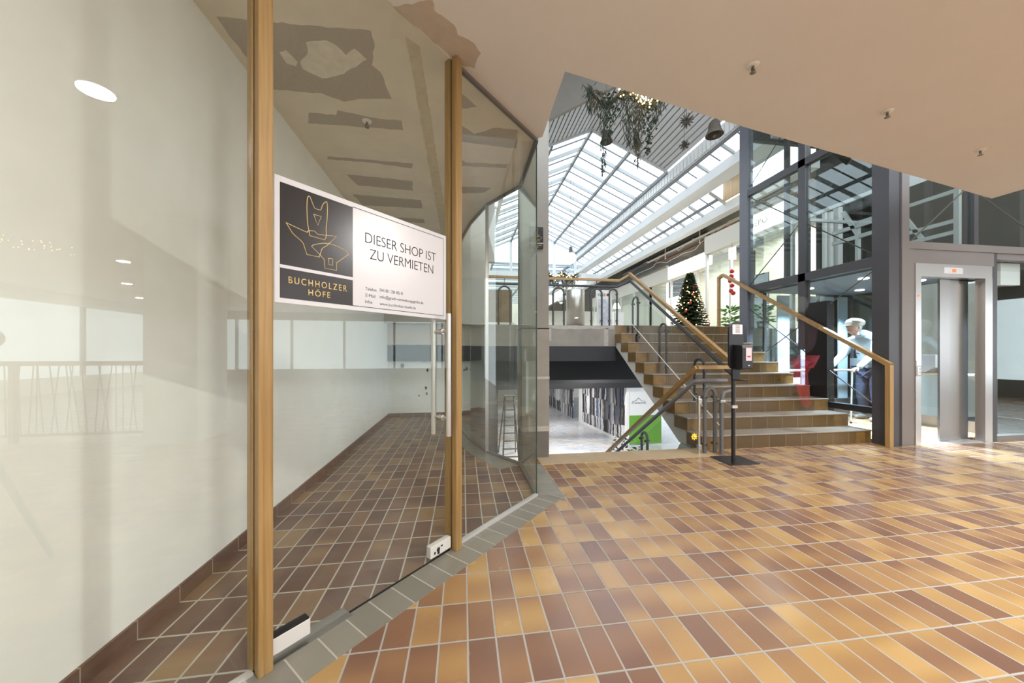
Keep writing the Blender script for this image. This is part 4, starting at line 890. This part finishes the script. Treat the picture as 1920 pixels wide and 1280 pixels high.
MB().bar((5.128, 3.515, 1.0), (5.128, 6.25, 2.70), 0.055, 0.05).build('handrail', m_oakr, rr_)
MB().bar((5.128, 6.25, 2.70), (5.128, 6.36, 2.66), 0.055, 0.05).bar((5.128, 6.36, 2.68), (5.128, 6.36, 1.66), 0.04, 0.055, (0, 1, 0)).build('end_post', m_oakr, rr_)
for y in (3.9, 4.7, 5.5): MB().tube([(5.128, y, 1.0+(y-3.515)*0.6216-0.03), (5.128, y, 1.0+(y-3.515)*0.6216-0.09), (5.19, y, 1.0+(y-3.515)*0.6216-0.1)], 0.007, 6).build('bracket', m_rail, rr_)

# ------------------------------------------------------------------ hand sanitiser stand
hs = thing('sanitiser_stand', 'black hand sanitiser dispenser stand in front of the stairs', 'dispenser', loc=(2.85, 3.33, 0))
MB().box(2.70, 3.045, 3.185, 3.485, 0.0, 0.008).build('base_plate', m_black, hs, 0.003)
MB().tube([(2.82, 3.29, 0.0), (2.82, 3.29, 1.0)], 0.019, 14).build('pole', m_black, hs)
bpz = [(0.085*math.cos(t)*1.0, 1.40+0.075*math.sin(t)) for t in [PI*i/12 for i in range(13)]]+[(-0.085+0.02*0, 1.02), (-0.06, 0.985), (0.06, 0.985), (0.085, 1.02)]
bpo = MB().prismY([(2.835+x, z) for x, z in bpz], 3.265, 3.285).build('back_plate', m_black, hs, 0.003)
MB().box(2.785, 2.90, 3.258, 3.265, 1.345, 1.445).build('notice', M('paper_white', (0.72, 0.70, 0.72), 0.5), bpo)
pn = MB()
for i in range(7): pn.box(2.818, 2.868, 3.2565, 3.258, 1.358+i*0.012, 1.364+i*0.012)
pn.build('printed_lines', M('brown_print', (0.22, 0.17, 0.16), 0.6), bpo)
dsp = MB().prismX([(3.265, 1.235), (3.15, 1.225), (3.14, 1.20), (3.14, 0.99), (3.20, 0.975), (3.265, 0.985)], 2.795, 2.915).build('dispenser', m_black, hs, 0.006)
MB().box(2.83, 2.895, 3.134, 3.14, 1.07, 1.20).build('window_strip', M('label_pale', (0.60, 0.50, 0.53), 0.3), dsp)
MB().box(2.845, 2.88, 3.132, 3.134, 1.105, 1.12).build('red_mark', m_red, dsp); MB().box(2.855, 2.872, 3.133, 3.139, 1.018, 1.026).build('badge', m_white, dsp)
MB().box(2.79, 2.875, 3.262, 3.285, 0.87, 1.0).build('lower_bracket', m_black, hs)
MB().lathe([(0, 0), (0.06, 0.0), (0.065, 0.012), (0.06, 0.012), (0, 0.004)], (2.86, 3.22, 0.862), 20).build('drip_tray', m_black, hs)
ti = MB().tube([(2.77, 3.43, 0.60), (2.90, 3.40, 0.60), (2.83, 3.31, 0.59)], 0.006, 6); 
rebase(hs, (2.85, 3.33, 0))
zt = thing('clamp_bar', 'small steel clamp bar tying the dispenser pole to the railing post', 'clamp')
MB().tube([(2.91, 3.57, 0.60), (2.82, 3.29, 0.585)], 0.007, 8).build('bar', m_steel, zt); MB().box(2.79, 2.85, 3.265, 3.315, 0.57, 0.60).build('collar', m_steel, zt); MB().box(2.885, 2.945, 3.55, 3.61, 0.585, 0.615).build('collar', m_steel, zt)
yf = thing('paper_flower', 'yellow flower ornament on the glass beside the railing post', 'ornament')
m_ = MB()
for i in range(8): m_.leaf((2.60, 3.61, 0.20), (math.cos(i*PI/4), -0.15, math.sin(i*PI/4)), 0.045, 0.03, Vector((0, 1, 0)))
m_.build('petals', m_yellow, yf); MB().ball((2.60, 3.60, 0.20), 0.012, 8).build('centre', m_white, yf)

# ------------------------------------------------------------------ lift shaft
XS, YF = 5.2, 3.58
ZT = 7.0
sh = thing('lift_shaft', 'dark steel framed glass lift shaft right of the stairs', 'lift shaft')
MB().box(5.17, 5.34, 3.56, 3.74, 0, ZT).build('corner_post', m_darksteel, sh)
MB().box(5.342, 5.45, 3.545, 3.70, 0, ZT).box(5.45, 5.552, 3.56, 3.70, 0, 2.46).build('front_post', m_browngrey, sh)
MB().box(5.17, 5.29, 5.70, 5.88, 0, ZT).build('rear_post', M('blue_grey_steel', (0.12, 0.125, 0.15), 0.4), sh)
MB().box(5.175, 5.27, 4.62, 4.73, 1.2, ZT).build('middle_post', m_darksteel, sh)
MB().box(5.18, 5.30, 4.30, 4.62, 0, 1.9).build('lower_post', m_black, sh)
MB().box(5.175, 5.27, 3.70, 5.75, 2.25, 2.37).build('side_transom', m_darksteel, sh)
MB().box(5.175, 5.27, 3.70, 5.75, 4.02, 4.13).build('side_transom', m_darksteel, sh)
MB().box(5.175, 5.27, 3.70, 4.62, 0.37, 0.45).build('side_transom', m_black, sh)
for a, b, z0, z1 in ((3.74, 4.62, 0.45, 2.25), (4.73, 5.70, 1.0, 2.25), (3.74, 4.62, 2.37, 4.02), (4.73, 5.70, 2.37, 4.02), (3.74, 4.62, 4.13, ZT), (4.73, 5.70, 4.13, ZT), (3.74, 4.62, 0.0, 0.37)):
    MB().box(5.205, 5.215, a, b, z0, z1).build('glass', m_glassdark, sh)
MB().box(5.45, 9.6, 3.555, 3.66, 2.44, 2.53).build('front_transom', m_browngrey, sh)
MB().box(6.49, 6.56, 3.57, 3.66, 2.53, ZT).build('front_mullion', m_darksteel, sh)
MB().box(8.0, 8.07, 3.57, 3.66, 2.53, ZT).build('front_mullion', m_darksteel, sh)
MB().box(5.45, 9.6, 3.60, 3.61, 2.53, ZT).build('glass', m_glassdark, sh)
MB().box(6.85, 9.6, 3.60, 3.61, 0.06, 2.36).build('glass', m_glassdark, sh)
MB().box(6.79, 6.86, 3.57, 3.68, 0, 2.44).build('front_mullion', m_darksteel, sh)
MB().box(6.86, 9.6, 3.57, 3.66, 0, 0.07).box(6.86, 9.6, 3.57, 3.66, 2.36, 2.44).build('front_frame', m_browngrey, sh)
for a, b in (((5.23, 3.74, 4.0), (5.23, 5.7, 2.4)), ((5.23, 5.7, 4.0), (5.23, 3.74, 2.4)), ((5.23, 3.74, 2.22), (5.23, 5.7, 0.95)), ((5.23, 3.74, 0.47), (5.23, 5.7, 1.95)), ((5.23, 3.74, 5.9), (5.23, 5.7, 4.2)), ((5.23, 5.7, 5.9), (5.23, 3.74, 4.2)), ((5.6, 3.64, 2.55), (6.5, 3.64, 3.3)), ((6.56, 3.64, 3.3), (8, 3.64, 2.55))):
    MB().tube([a, b], 0.008, 6).build('brace_rod', m_darksteel, sh)
struct(MB().box(5.0, 9.7, 3.5, 6.0, ZT, ZT+0.1).build('ceiling_shaft', m_darkgreen), 'dark roof of the lift shaft', 'ceiling')
struct(MB().box(9.6, 9.7, 3.56, 5.98, 0, ZT).build('wall_shaft_end', m_darkgreen), 'dark end wall of the lift shaft', 'wall')
struct(MB().box(6.95, 9.6, 5.90, 5.98, 0, ZT).box(5.3, 6.95, 5.90, 5.98, 5.2, ZT).build('wall_shaft_rear', m_darkgreen), 'dark rear wall of the lift shaft', 'wall')
struct(MB().box(5.3, 6.95, 5.93, 5.94, 0, 5.2).build('window_15', m_glassdark), 'rear glass of the lift shaft', 'window')
struct(MB().box(7.6, 7.7, 3.75, 5.88, 2.3, ZT).build('wall_shaft_side', m_darkgreen), 'dark inner side wall of the lift shaft', 'wall')
struct(MB().box(7.42, 9.6, 5.0, 5.06, 0, 2.4).build('wall_lift_side', M('pale_grey_panel', (0.50, 0.53, 0.50), 0.5)), 'pale panelled wall seen right of the lift door', 'wall')
# rails, brackets and frames inside the shaft
gr = thing('guide_frame', 'galvanised guide rails and brackets inside the glass lift shaft', 'lift machinery')
for x in (6.82, 6.95): MB().box(x, x+0.06, 5.70, 5.75, 2.6, 3.85).build('guide_rail', m_white, gr)
MB().box(7.12, 7.22, 5.70, 5.80, 2.45, 3.95).build('guide_casing', m_white, gr)
for x, y, m in ((7.40, 5.5, m_black), (6.55, 5.8, m_darksteel), (6.1, 5.8, m_darksteel), (7.45, 4.6, m_darksteel)): MB().box(x, x+0.08, y, y+0.06, 2.45, ZT-0.02).build('upright', m, gr)
for x in (5.77, 6.90):
    for z, y1 in ((3.44, 5.2), (3.02, 4.7), (2.86, 4.7)): MB().bar((x, 3.95, z), (x, y1, z), 0.04, 0.055).build('crossbar', m_galv, gr)
    MB().box(x-0.025, x+0.025, 3.93, 3.985, 2.45, 3.47).build('frame_upright', m_galv, gr); MB().bar((x, 5.2, 3.44), (x, 5.2, 2.45), 0.05, 0.05).build('frame_upright', m_galv, gr)
    MB().bar((x, 4.55, 3.3), (x, 4.35, 2.9), 0.04, 0.05).bar((x, 4.35, 2.92), (x, 4.35, 2.5), 0.04, 0.05).build('bracket_arm', m_galv, gr)
MB().bar((5.77, 5.2, 3.44), (6.90, 5.2, 3.44), 0.04, 0.05).build('crossbar', m_galv, gr)
for x in (5.75, 6.25, 7.0): MB().box(x, x+0.10, 4.0, 4.06, 2.43, 2.55).build('bracket', m_white, gr)
struct(MB().box(5.30, 9.6, 3.79, 5.93, -0.35, -0.20).box(7.36, 9.6, 3.66, 5.93, -0.2, -0.001).build('floor_shaft', M('shaft_floor', (0.07, 0.065, 0.06), 0.6)), 'dark floor of the lift shaft', 'floor')
# door set
ld = sthing('door_3', 'brushed steel lift door standing half open', 'door')
MB().box(5.55, 6.80, 3.565, 3.62, 2.265, 2.44).build('upper_panel', m_browngrey, ld)
MB().box(5.552, 6.745, 3.55, 3.62, 2.10, 2.262).build('header', m_steel, ld)
MB().box(5.552, 5.635, 3.55, 3.64, 0.0, 2.10).box(6.63, 6.748, 3.55, 3.64, 0.0, 2.10).build('jamb', m_steel, ld)
for x0, x1, y in ((6.10, 6.26, 3.66), (6.24, 6.45, 3.685), (6.43, 6.64, 3.71)): MB().box(x0, x1, y, y+0.022, 0.01, 2.10).build('door_panel', m_steeldark, ld)
dp = MB().box(5.975, 6.265, 3.545, 3.55, 2.145, 2.222).build('display', m_alu, ld)
MB().box(6.10, 6.14, 3.543, 3.545, 2.165, 2.205).box(6.145, 6.16, 3.543, 3.545, 2.165, 2.205).build('red_digit', m_redled, dp)
MB().lathe([(0, 0.003), (0.014, 0.003), (0.014, 0)], seg=16).build('call_button', m_redled, ld, mw=Matrix(((1, 0, 0, 5.59), (0, 0, -1, 3.55), (0, 1, 0, 1.86), (0, 0, 0, 1))))
EP = MB().box(5.556, 5.632, 3.546, 3.55, 0.86, 0.99).build('floor_plate', m_steeldark, ld)
MB().box(5.560, 5.628, 3.546, 3.55, 0.995, 1.055).build('button_plate', m_white, ld)
text('floor_letter', 'E', Matrix(((1, 0, 0, 5.575), (0, 0, -1, 3.545), (0, 1, 0, 0.875), (0, 0, 0, 1))), 0.045, 0.10, m_white, ld, 1, 0.03)
MB().box(5.635, 6.63, 3.56, 3.78, 0.0, 0.006).build('threshold', m_alu, ld)
# lift car
lc = thing('lift_car', 'glass walled lift car with steel handrail and control panel', 'lift car')
MB().box(5.40, 7.30, 3.80, 5.60, -0.12, 0.0).build('car_floor', m_floor, lc)
MB().box(5.36, 7.34, 3.76, 5.64, 2.24, 2.42).build('car_roof', M('car_roof_grey', (0.12, 0.13, 0.14), 0.5), lc)
for x, y in ((5.40, 5.57), (7.27, 5.57), (5.40, 3.80), (7.27, 3.80), (6.3, 5.57)): MB().box(x, x+0.04, y, y+0.04, 0, 2.24).build('car_post', m_darksteel, lc)
MB().box(5.43, 7.28, 5.58, 5.59, 0.3, 2.24).box(7.28, 7.29, 3.83, 5.58, 0.3, 2.24).build('car_glass', m_glassclear, lc)
MB().box(5.43, 7.28, 5.57, 5.60, 0.0, 0.30).box(7.27, 7.30, 3.83, 5.58, 0, 0.16).build('kick_plate', m_steeldark, lc)
MB().tube([(5.46, 5.50, 0.83), (7.20, 5.50, 0.83), (7.20, 3.95, 0.83)], 0.022, 12).build('handrail', m_alu, lc)
MB().prismX([(4.25, 0.93), (4.25, 1.12), (4.75, 1.12), (4.72, 0.82), (4.35, 0.86)], 7.0, 7.26).build('control_panel', m_steel, lc)
MB().box(7.12, 7.15, 4.75, 5.5, 0.88, 1.05).build('steel_shelf', m_steel, lc)
m_pale = M('car_brightening_blue', (0.50, 0.60, 0.68), 0.5)
MB().box(5.7, 5.95, 5.60, 5.62, 0.3, 2.2).box(6.2, 6.28, 5.60, 5.62, 0.3, 2.2).box(6.38, 6.52, 5.60, 5.62, 0.3, 2.2).box(6.62, 6.90, 5.60, 5.62, 0.9, 2.2).box(7.0, 7.2, 5.60, 5.62, 0.3, 2.2).build('brightening_strip', m_pale, lc)  # pale strips added behind the car to make it look brighter and bluer
for i, (x, y) in enumerate(((5.8, 4.3), (6.8, 4.3), (5.8, 5.1), (6.8, 5.1))):
    d_ = MB().lathe([(0, 0), (0.06, 0), (0.06, 0.01)], (x, y, 2.228), 16).build('ceiling_spot', m_lampcool, lc)
    lamp('car_lamp', (x, y, 2.22), P_CAR, 0.12, LIGHT_COOL, lc, (0, 0, 0), 1.75)
box('notice_sheet', 6.05, 6.18, 5.555, 5.56, 1.33, 1.62, m_white, lc)
eb = MB().box(7.12, 7.45, 3.675, 3.745, 2.06, 2.35).build('junction_box', m_white); tag(eb, 'white junction box behind the glass right of the lift door', 'junction box')

# ------------------------------------------------------------------ person in the lift
m_jacket = M('pale_blue_jacket', (0.36, 0.45, 0.51), 0.8, noise=0.2, scale=9); m_trouser = M('navy_trousers', (0.035, 0.05, 0.085), 0.85)
m_skin = M('skin', (0.55, 0.33, 0.25), 0.5); m_cap = M('cream_cap', (0.58, 0.53, 0.45), 0.85); m_hair = M('grey_hair', (0.35, 0.34, 0.33), 0.8); m_shoe = M('grey_shoes', (0.30, 0.28, 0.27), 0.7); m_beige = M('beige_pack', (0.52, 0.53, 0.50), 0.8)
pr = thing('person', 'person in pale jacket and cream cap leaning on a cane inside the lift', 'person', loc=(6.92, 5.02, 0))
cx, cy = 6.86, 5.02
body = [(cx+0.12, cy, 0.93), (cx+0.10, cy, 1.09), (cx+0.06, cy, 1.25), (cx-0.01, cy, 1.38), (cx-0.12, cy, 1.46), (cx-0.20, cy, 1.51),  # hips..neck
        (cx-0.08, cy-0.19, 1.36), (cx-0.20, cy-0.25, 1.16), (cx-0.38, cy-0.22, 0.98), (cx-0.46, cy-0.20, 0.905),                          # near arm
        (cx-0.08, cy+0.19, 1.36), (cx-0.17, cy+0.24, 1.14), (cx-0.36, cy+0.24, 0.98), (cx-0.44, cy+0.24, 0.90)]
be = [(0, 1), (1, 2), (2, 3), (3, 4), (4, 5), (3, 6), (6, 7), (7, 8), (8, 9), (3, 10), (10, 11), (11, 12), (12, 13)]
skin('jacket', body, be, [(0.20, 0.20), (0.205, 0.21), (0.20, 0.21), (0.18, 0.16), 0.095, 0.062, 0.082, 0.066, 0.052, 0.044, 0.082, 0.066, 0.052, 0.044], m_jacket, pr)
legs = [(cx+0.08, cy, 0.95), (cx+0.06, cy-0.10, 0.82), (cx+0.0, cy-0.12, 0.48), (cx+0.05, cy-0.13, 0.07), (cx+0.07, cy+0.10, 0.82), (cx+0.03, cy+0.12, 0.48), (cx+0.12, cy+0.13, 0.07)]
skin('trousers', legs, [(0, 1), (1, 2), (2, 3), (0, 4), (4, 5), (5, 6)], [0.165, 0.115, 0.082, 0.065, 0.115, 0.082, 0.065], m_trouser, pr)
for s_, dx in ((-1, 0.0), (1, 0.07)):
    skin('shoe', [(cx+0.08+dx, cy+0.13*s_, 0.045), (cx-0.03+dx, cy+0.135*s_, 0.045), (cx-0.15+dx, cy+0.14*s_, 0.035)], [(0, 1), (1, 2)], [0.045, 0.048, 0.034], m_shoe, pr, 1)
hx, hz = cx-0.29, 1.595
hd = MB().ball((hx, cy, hz), 0.105, 18, 1.0, 0.82, 1.15); hd.ball((hx-0.03, cy, hz-0.07), 0.07, 12, 0.9, 0.8, 0.8); hd.tube([(hx-0.10, cy, hz+0.02), (hx-0.128, cy, hz-0.022), (hx-0.10, cy, hz-0.03)], [0.010, 0.016, 0.012], 8); hd.tube([(hx+0.02, cy, hz-0.06), (hx+0.05, cy, hz-0.14)], 0.05, 10)
ho = hd.build('head', m_skin, pr)
for sy in (-1, 1):
    MB().ball((hx+0.005, cy+sy*0.088, hz-0.01), 0.03, 8, 0.7, 0.35, 1.1).build('ear', m_skin, ho); MB().ball((hx-0.088, cy+sy*0.034, hz+0.012), 0.010, 8).build('eye', m_black, ho)
MB().tube([(hx-0.098, cy-0.022, hz-0.062), (hx-0.106, cy, hz-0.062), (hx-0.098, cy+0.022, hz-0.062)], 0.005, 6).build('mouth', m_red, ho)
MB().ball((hx+0.03, cy, hz+0.0), 0.103, 14, 0.9, 0.86, 1.0).build('hair', m_hair, pr)
cp = MB(); cp.ball((hx+0.012, cy, hz+0.055), 0.125, 18, 1.0, 0.92, 0.72); cp.ball((hx+0.075, cy, hz+0.062), 0.105, 16, 1.0, 0.95, 0.70); cp.ball((hx-0.05, cy, hz+0.05), 0.085, 14, 1.0, 1.0, 0.62)
cp.prism([(hx-0.07, cy-0.085), (hx-0.14, cy-0.075), (hx-0.185, cy-0.03), (hx-0.185, cy+0.03), (hx-0.14, cy+0.075), (hx-0.07, cy+0.085)], hz+0.012, hz+0.024)
cp.build('flat_cap', m_cap, pr)
bk = MB(); bk.ball((cx+0.25, cy, 1.27), 0.15, 14, 0.75, 1.0, 1.25); bk.ball((cx+0.27, cy-0.02, 1.36), 0.08, 10, 1, 1.2, 0.9)
bk.build('rucksack', m_beige, pr)
def hand(wx, wy, wz, name, parent, mat, dirx=-1, s=1.0):
    pts = [(wx, wy, wz), (wx+dirx*0.045*s, wy, wz-0.012), (wx+dirx*0.085*s, wy, wz-0.02)]; ed = [(0, 1), (1, 2)]; rad = [(0.024, 0.028), (0.030, 0.022), (0.032, 0.018)]
    o = skin(name, pts, ed, rad, mat, parent, 1)
    for i, (dy, L) in enumerate(((-0.027, 0.062), (-0.009, 0.072), (0.009, 0.068), (0.027, 0.054))):
        b = (wx+dirx*0.080*s, wy+dy, wz-0.016)
        skin('finger', [b, (b[0]+dirx*L*0.45, b[1], b[2]-0.012), (b[0]+dirx*L*0.62, b[1], b[2]-0.038), (b[0]+dirx*L*0.4, b[1], b[2]-0.055)], [(0, 1), (1, 2), (2, 3)], [0.0085, 0.008, 0.0075, 0.006], mat, o, 1)
    skin('thumb', [(wx+dirx*0.03, wy-0.022, wz-0.01), (wx+dirx*0.055, wy-0.042, wz-0.03), (wx+dirx*0.075, wy-0.038, wz-0.05)], [(0, 1), (1, 2)], [0.011, 0.0095, 0.007], mat, o, 1)
    return o
hand(cx-0.455, cy-0.20, 0.905, 'hand', pr, m_skin); hand(cx-0.435, cy+0.24, 0.90, 'hand', pr, m_skin)
rebase(pr, (6.92, 5.02, 0))
cn = thing('walking_cane', 'pale walking cane held by the person in the lift', 'cane', loc=(6.3, 4.82, 0))
MB().tube([(cx-0.575, cy-0.20, 0.868), (cx-0.60, cy-0.20, 0.02)], 0.011, 8).build('stick', m_galv, cn)
MB().tube([(cx-0.50, cy-0.20, 0.868), (cx-0.56, cy-0.20, 0.875), (cx-0.63, cy-0.20, 0.868)], 0.012, 8).build('grip', m_alu, cn)
MB().tube([(cx-0.60, cy-0.20, 0.03), (cx-0.60, cy-0.20, 0.0)], 0.016, 8).build('ferrule', m_black, cn)
rebase(cn, (6.3, 4.82, 0))

# ------------------------------------------------------------------ lower level
ZL = -2.84
fl2 = sthing('floor_lower', 'pale paved lower mall floor', 'floor')
m_pave = tiles('lower_paving', 0.30, 0.16, 0, 0, 0.012, [(0.0, (0.42, 0.47, 0.55)), (0.5, (0.55, 0.58, 0.62)), (0.8, (0.66, 0.66, 0.68)), (1.0, (0.60, 0.50, 0.45))], (0.55, 0.56, 0.58), rough=0.25, vary=0.2)
MB().box(-3, 14, 3.84, 30, ZL-0.2, ZL).build('paving', m_pave, fl2)
bandm = M('beige_paving_band', (0.70, 0.60, 0.47), 0.3)
def band(cx_, cy_, r, a0, a1, w=0.16):
    n = 40; o = [(cx_+(r+w)*math.cos(a0+(a1-a0)*i/n), cy_+(r+w)*math.sin(a0+(a1-a0)*i/n)) for i in range(n+1)]; i_ = [(cx_+r*math.cos(a0+(a1-a0)*i/n), cy_+r*math.sin(a0+(a1-a0)*i/n)) for i in range(n+1)]
    m = MB()
    for k in range(n): m.prism([i_[k], o[k], o[k+1], i_[k+1]], ZL, ZL+0.004)
    m.build('paving_band', bandm, fl2)
band(0.5, 12.6, 3.2, -0.6, 2.4); band(1.5, 9.5, 6.6, 0.1, 1.9)
struct(MB().box(-3, 14, 6.30, 30, 1.0, 1.28).build('ceiling_lower', m_dark), 'black painted ceiling of the lower level', 'ceiling')
for y, z0, z1 in ((7.4, 0.55, 1.0), (11.5, 0.1, 1.0), (14.0, -0.35, 1.0)):
    struct(MB().box(-3, 9, y, y+0.5, z0, z1).build('trim_13', M('dark_duct', (0.012, 0.012, 0.013), 0.6)), 'dark ceiling duct of the lower level', 'duct')
struct(MB().box(-3, 0.90, 9.0, 9.1, ZL, 1.0).build('wall_lower_left', M('added_dark_wall', (0.06, 0.045, 0.035), 0.6, noise=0.3, scale=2)), 'added dark wall that darkens the left of the lower level', 'wall')  # wall added to make the view through the rear panes dark
struct(MB().box(-3, 14, 14.5, 30, -0.30, -0.2).build('ceiling_lower', m_dark), 'low dark ceiling over the lower shops', 'ceiling')
# clothing mural
mur, t_, b_ = nmat('clothes_mural')
N_ = t_.nodes.new; L_ = t_.links.new; tc = N_('ShaderNodeTexCoord'); sx = N_('ShaderNodeSeparateXYZ'); L_(tc.outputs['Object'], sx.inputs[0])
dn = N_('ShaderNodeTexNoise'); dn.inputs['Scale'].default_value = 2.5; L_(tc.outputs['Object'], dn.inputs['Vector'])
def mm(op, a, b=None):
    n = N_('ShaderNodeMath'); n.operation = op
    for i, v in enumerate((a, b)):
        if v is None: continue
        if isinstance(v, (int, float)): n.inputs[i].default_value = v
        else: L_(v, n.inputs[i])
    return n.outputs[0]
colu = mm('FLOOR', mm('DIVIDE', mm('ADD', sx.outputs['Y'], mm('MULTIPLY', dn.outputs['Fac'], 0.25)), 0.13))
rowv = mm('FLOOR', mm('DIVIDE', mm('ADD', sx.outputs['Z'], mm('MULTIPLY', dn.outputs['Fac'], 0.5)), 0.95))
cv_ = N_('ShaderNodeCombineXYZ'); L_(colu, cv_.inputs[0]); L_(rowv, cv_.inputs[1])
wn_ = N_('ShaderNodeTexWhiteNoise'); wn_.noise_dimensions = '3D'; L_(cv_.outputs[0], wn_.inputs['Vector'])
rp = N_('ShaderNodeValToRGB'); ramp(rp, [(0.0, (0.012, 0.013, 0.016)), (0.35, (0.03, 0.03, 0.035)), (0.48, (0.22, 0.20, 0.20)), (0.56, (0.10, 0.15, 0.26)), (0.64, (0.48, 0.44, 0.40)), (0.74, (0.72, 0.74, 0.78)), (1.0, (0.82, 0.83, 0.86))])
L_(mm('ADD', mm('MULTIPLY', wn_.outputs['Value'], 0.8), mm('MULTIPLY', dn.outputs['Fac'], 0.2)), rp.inputs[0]); L_(rp.outputs[0], b_.inputs['Base Color'])
lw = sthing('wall_lower_shops', 'lower shop wall papered with a clothes rail mural', 'wall')
def lwall(a, b, name, m, z0=ZL, z1=-0.33, th=0.06):
    return MB().prism([(a[0], a[1]), (b[0], b[1]), (b[0]+th, b[1]), (a[0]+th, a[1])], z0, z1).build(name, m, lw)
lwall((7.06, 14.25), (6.70, 18.9), 'mural', mur, ZL+0.12); lwall((6.70, 18.9), (6.66, 19.4), 'white_pier', m_white); lwall((7.05, 14.2), (6.69, 18.9), 'plinth', m_white, ZL, ZL+0.12)
lwall((6.64, 20.4), (6.57, 27), 'mural', mur)
MB().box(6.98, 7.10, 14.10, 14.25, ZL, -0.33).build('corner_pier', m_white, lw)
MB().box(7.10, 8.6, 14.12, 14.20, -1.56, -0.33).build('upper_panel', m_white, lw); MB().box(7.10, 8.6, 14.11, 14.20, ZL+0.05, -1.56).build('green_panel', m_green, lw)
text('lettering', 'CITY CENTER BUCHHOLZ', Matrix(((1, 0, 0, 7.22), (0, 0, -1, 14.115), (0, 1, 0, -1.06), (0, 0, 0, 1))), 0.66, 0.07, m_ink, lw)
MB().tube([(7.25, 14.115, -0.97), (7.42, 14.115, -0.92), (7.54, 14.115, -0.80), (7.66, 14.115, -0.92), (7.85, 14.115, -0.97)], 0.008, 6).build('roofline_mark', m_ink, lw)
MB().box(-3, 6.5, 29, 29.1, ZL, -0.2).build('far_shop', m_shopint, lw)
for x, y, lb in ((2.0, 9.0, 'first lower level ceiling lamp under the landing'), (4.5, 10.5, 'second lower level ceiling lamp under the landing'), (2.5, 13.0, 'lower level ceiling lamp before the mural'), (5.0, 13.2, 'lower level ceiling lamp near the green panel')):
    downlight(x, y, 0.998, P_LOWER, lb, 0.12)
for x, y, lb in ((3.0, 17.5, 'lamp in the low far ceiling of the lower level'), (5.2, 18.0, 'second lamp in the low far ceiling by the mural'), (4.0, 23.5, 'deepest lamp in the low far ceiling')): downlight(x, y, -0.302, P_LOWER*0.5, lb, 0.12)
# stepladder behind the rear shop panes, standing on the lower floor
m_ladder = M('dark_worn_aluminium', (0.10, 0.09, 0.085), 0.5)
la = thing('stepladder', 'aluminium stepladder seen through the rear shop panes', 'ladder', loc=(1.75, 12.8, ZL))
for x in (1.45, 2.05):
    sgn = 1 if x > 1.7 else -1; MB().bar((x, 12.6, ZL), (1.75+sgn*0.16, 13.0, ZL+2.35), 0.045, 0.07).build('front_stile', m_ladder, la); MB().bar((x+sgn*0.05, 13.8, ZL), (1.75+sgn*0.18, 13.05, ZL+2.3), 0.04, 0.05).build('rear_stile', m_ladder, la)
for i in range(8):
    f = (i+0.6)/8.4; hw = 0.30-0.14*f; MB().box(1.75-hw, 1.75+hw, 12.6+0.4*f-0.04, 12.6+0.4*f+0.04, ZL+2.35*f-0.015, ZL+2.35*f+0.015).build('rung', m_ladder, la)
MB().box(1.55, 1.95, 12.92, 13.12, ZL+2.33, ZL+2.37).build('top_platform', m_ladder, la); rebase(la, (1.75, 12.8, ZL))
plant(4.6, 9.6, ZL, 1.5, 'tall dark potted plant on the lower level beside the flight down', 8, m_leaf, 90, 0.35)
plant(5.4, 10.2, ZL, 1.2, 'shorter potted plant on the lower level beside the tall one', 9, m_leaf, 70, 0.3)

# ------------------------------------------------------------------ passer-by on the stairs (faint in the long exposure)
gt, gj, gh = ghost('faint_red_trousers', (0.40, 0.03, 0.04), 0.20), ghost('faint_dark_coat', (0.10, 0.06, 0.07), 0.09), ghost('faint_grey_hair', (0.5, 0.5, 0.5), 0.07)
gp = thing('person', 'faint blurred person in red trousers climbing the stairs by the lift glass', 'person', loc=(4.77, 4.15, 0.333))
px_, py__ = 4.78, 4.25
skin('trousers', [(px_, py__+0.05, 1.12), (px_-0.09, py__+0.03, 1.02), (px_-0.09, py__-0.02, 0.72), (px_-0.09, py__-0.10, 0.40), (px_+0.09, py__+0.08, 1.02), (px_+0.09, py__+0.20, 0.78), (px_+0.09, py__+0.14, 0.57)], [(0, 1), (1, 2), (2, 3), (0, 4), (4, 5), (5, 6)], [0.13, 0.10, 0.075, 0.055, 0.10, 0.075, 0.058], gt, gp)
skin('coat', [(px_, py__+0.05, 1.12), (px_, py__+0.06, 1.38), (px_, py__+0.08, 1.58), (px_, py__+0.09, 1.70), (px_-0.19, py__+0.08, 1.55), (px_-0.23, py__+0.10, 1.28), (px_-0.21, py__+0.2, 1.08), (px_+0.19, py__+0.08, 1.55), (px_+0.23, py__+0.10, 1.30), (px_+0.22, py__+0.22, 1.15)], [(0, 1), (1, 2), (2, 3), (2, 4), (4, 5), (5, 6), (2, 7), (7, 8), (8, 9)], [0.15, 0.15, 0.13, 0.06, 0.065, 0.05, 0.04, 0.065, 0.05, 0.04], gj, gp)
MB().ball((px_, py__+0.09, 1.84), 0.105, 16, 0.85, 1, 1.15).build('head', gh, gp)
for sx, yy, zz in ((-0.09, py__-0.14, 0.375), (0.09, py__+0.12, 0.54)): skin('shoe', [(px_+sx, yy-0.04, zz), (px_+sx, yy+0.06, zz), (px_+sx, yy+0.16, zz-0.008)], [(0, 1), (1, 2)], [0.042, 0.042, 0.03], gj, gp, 1)
rebase(gp, (4.77, 4.15, 0.333))
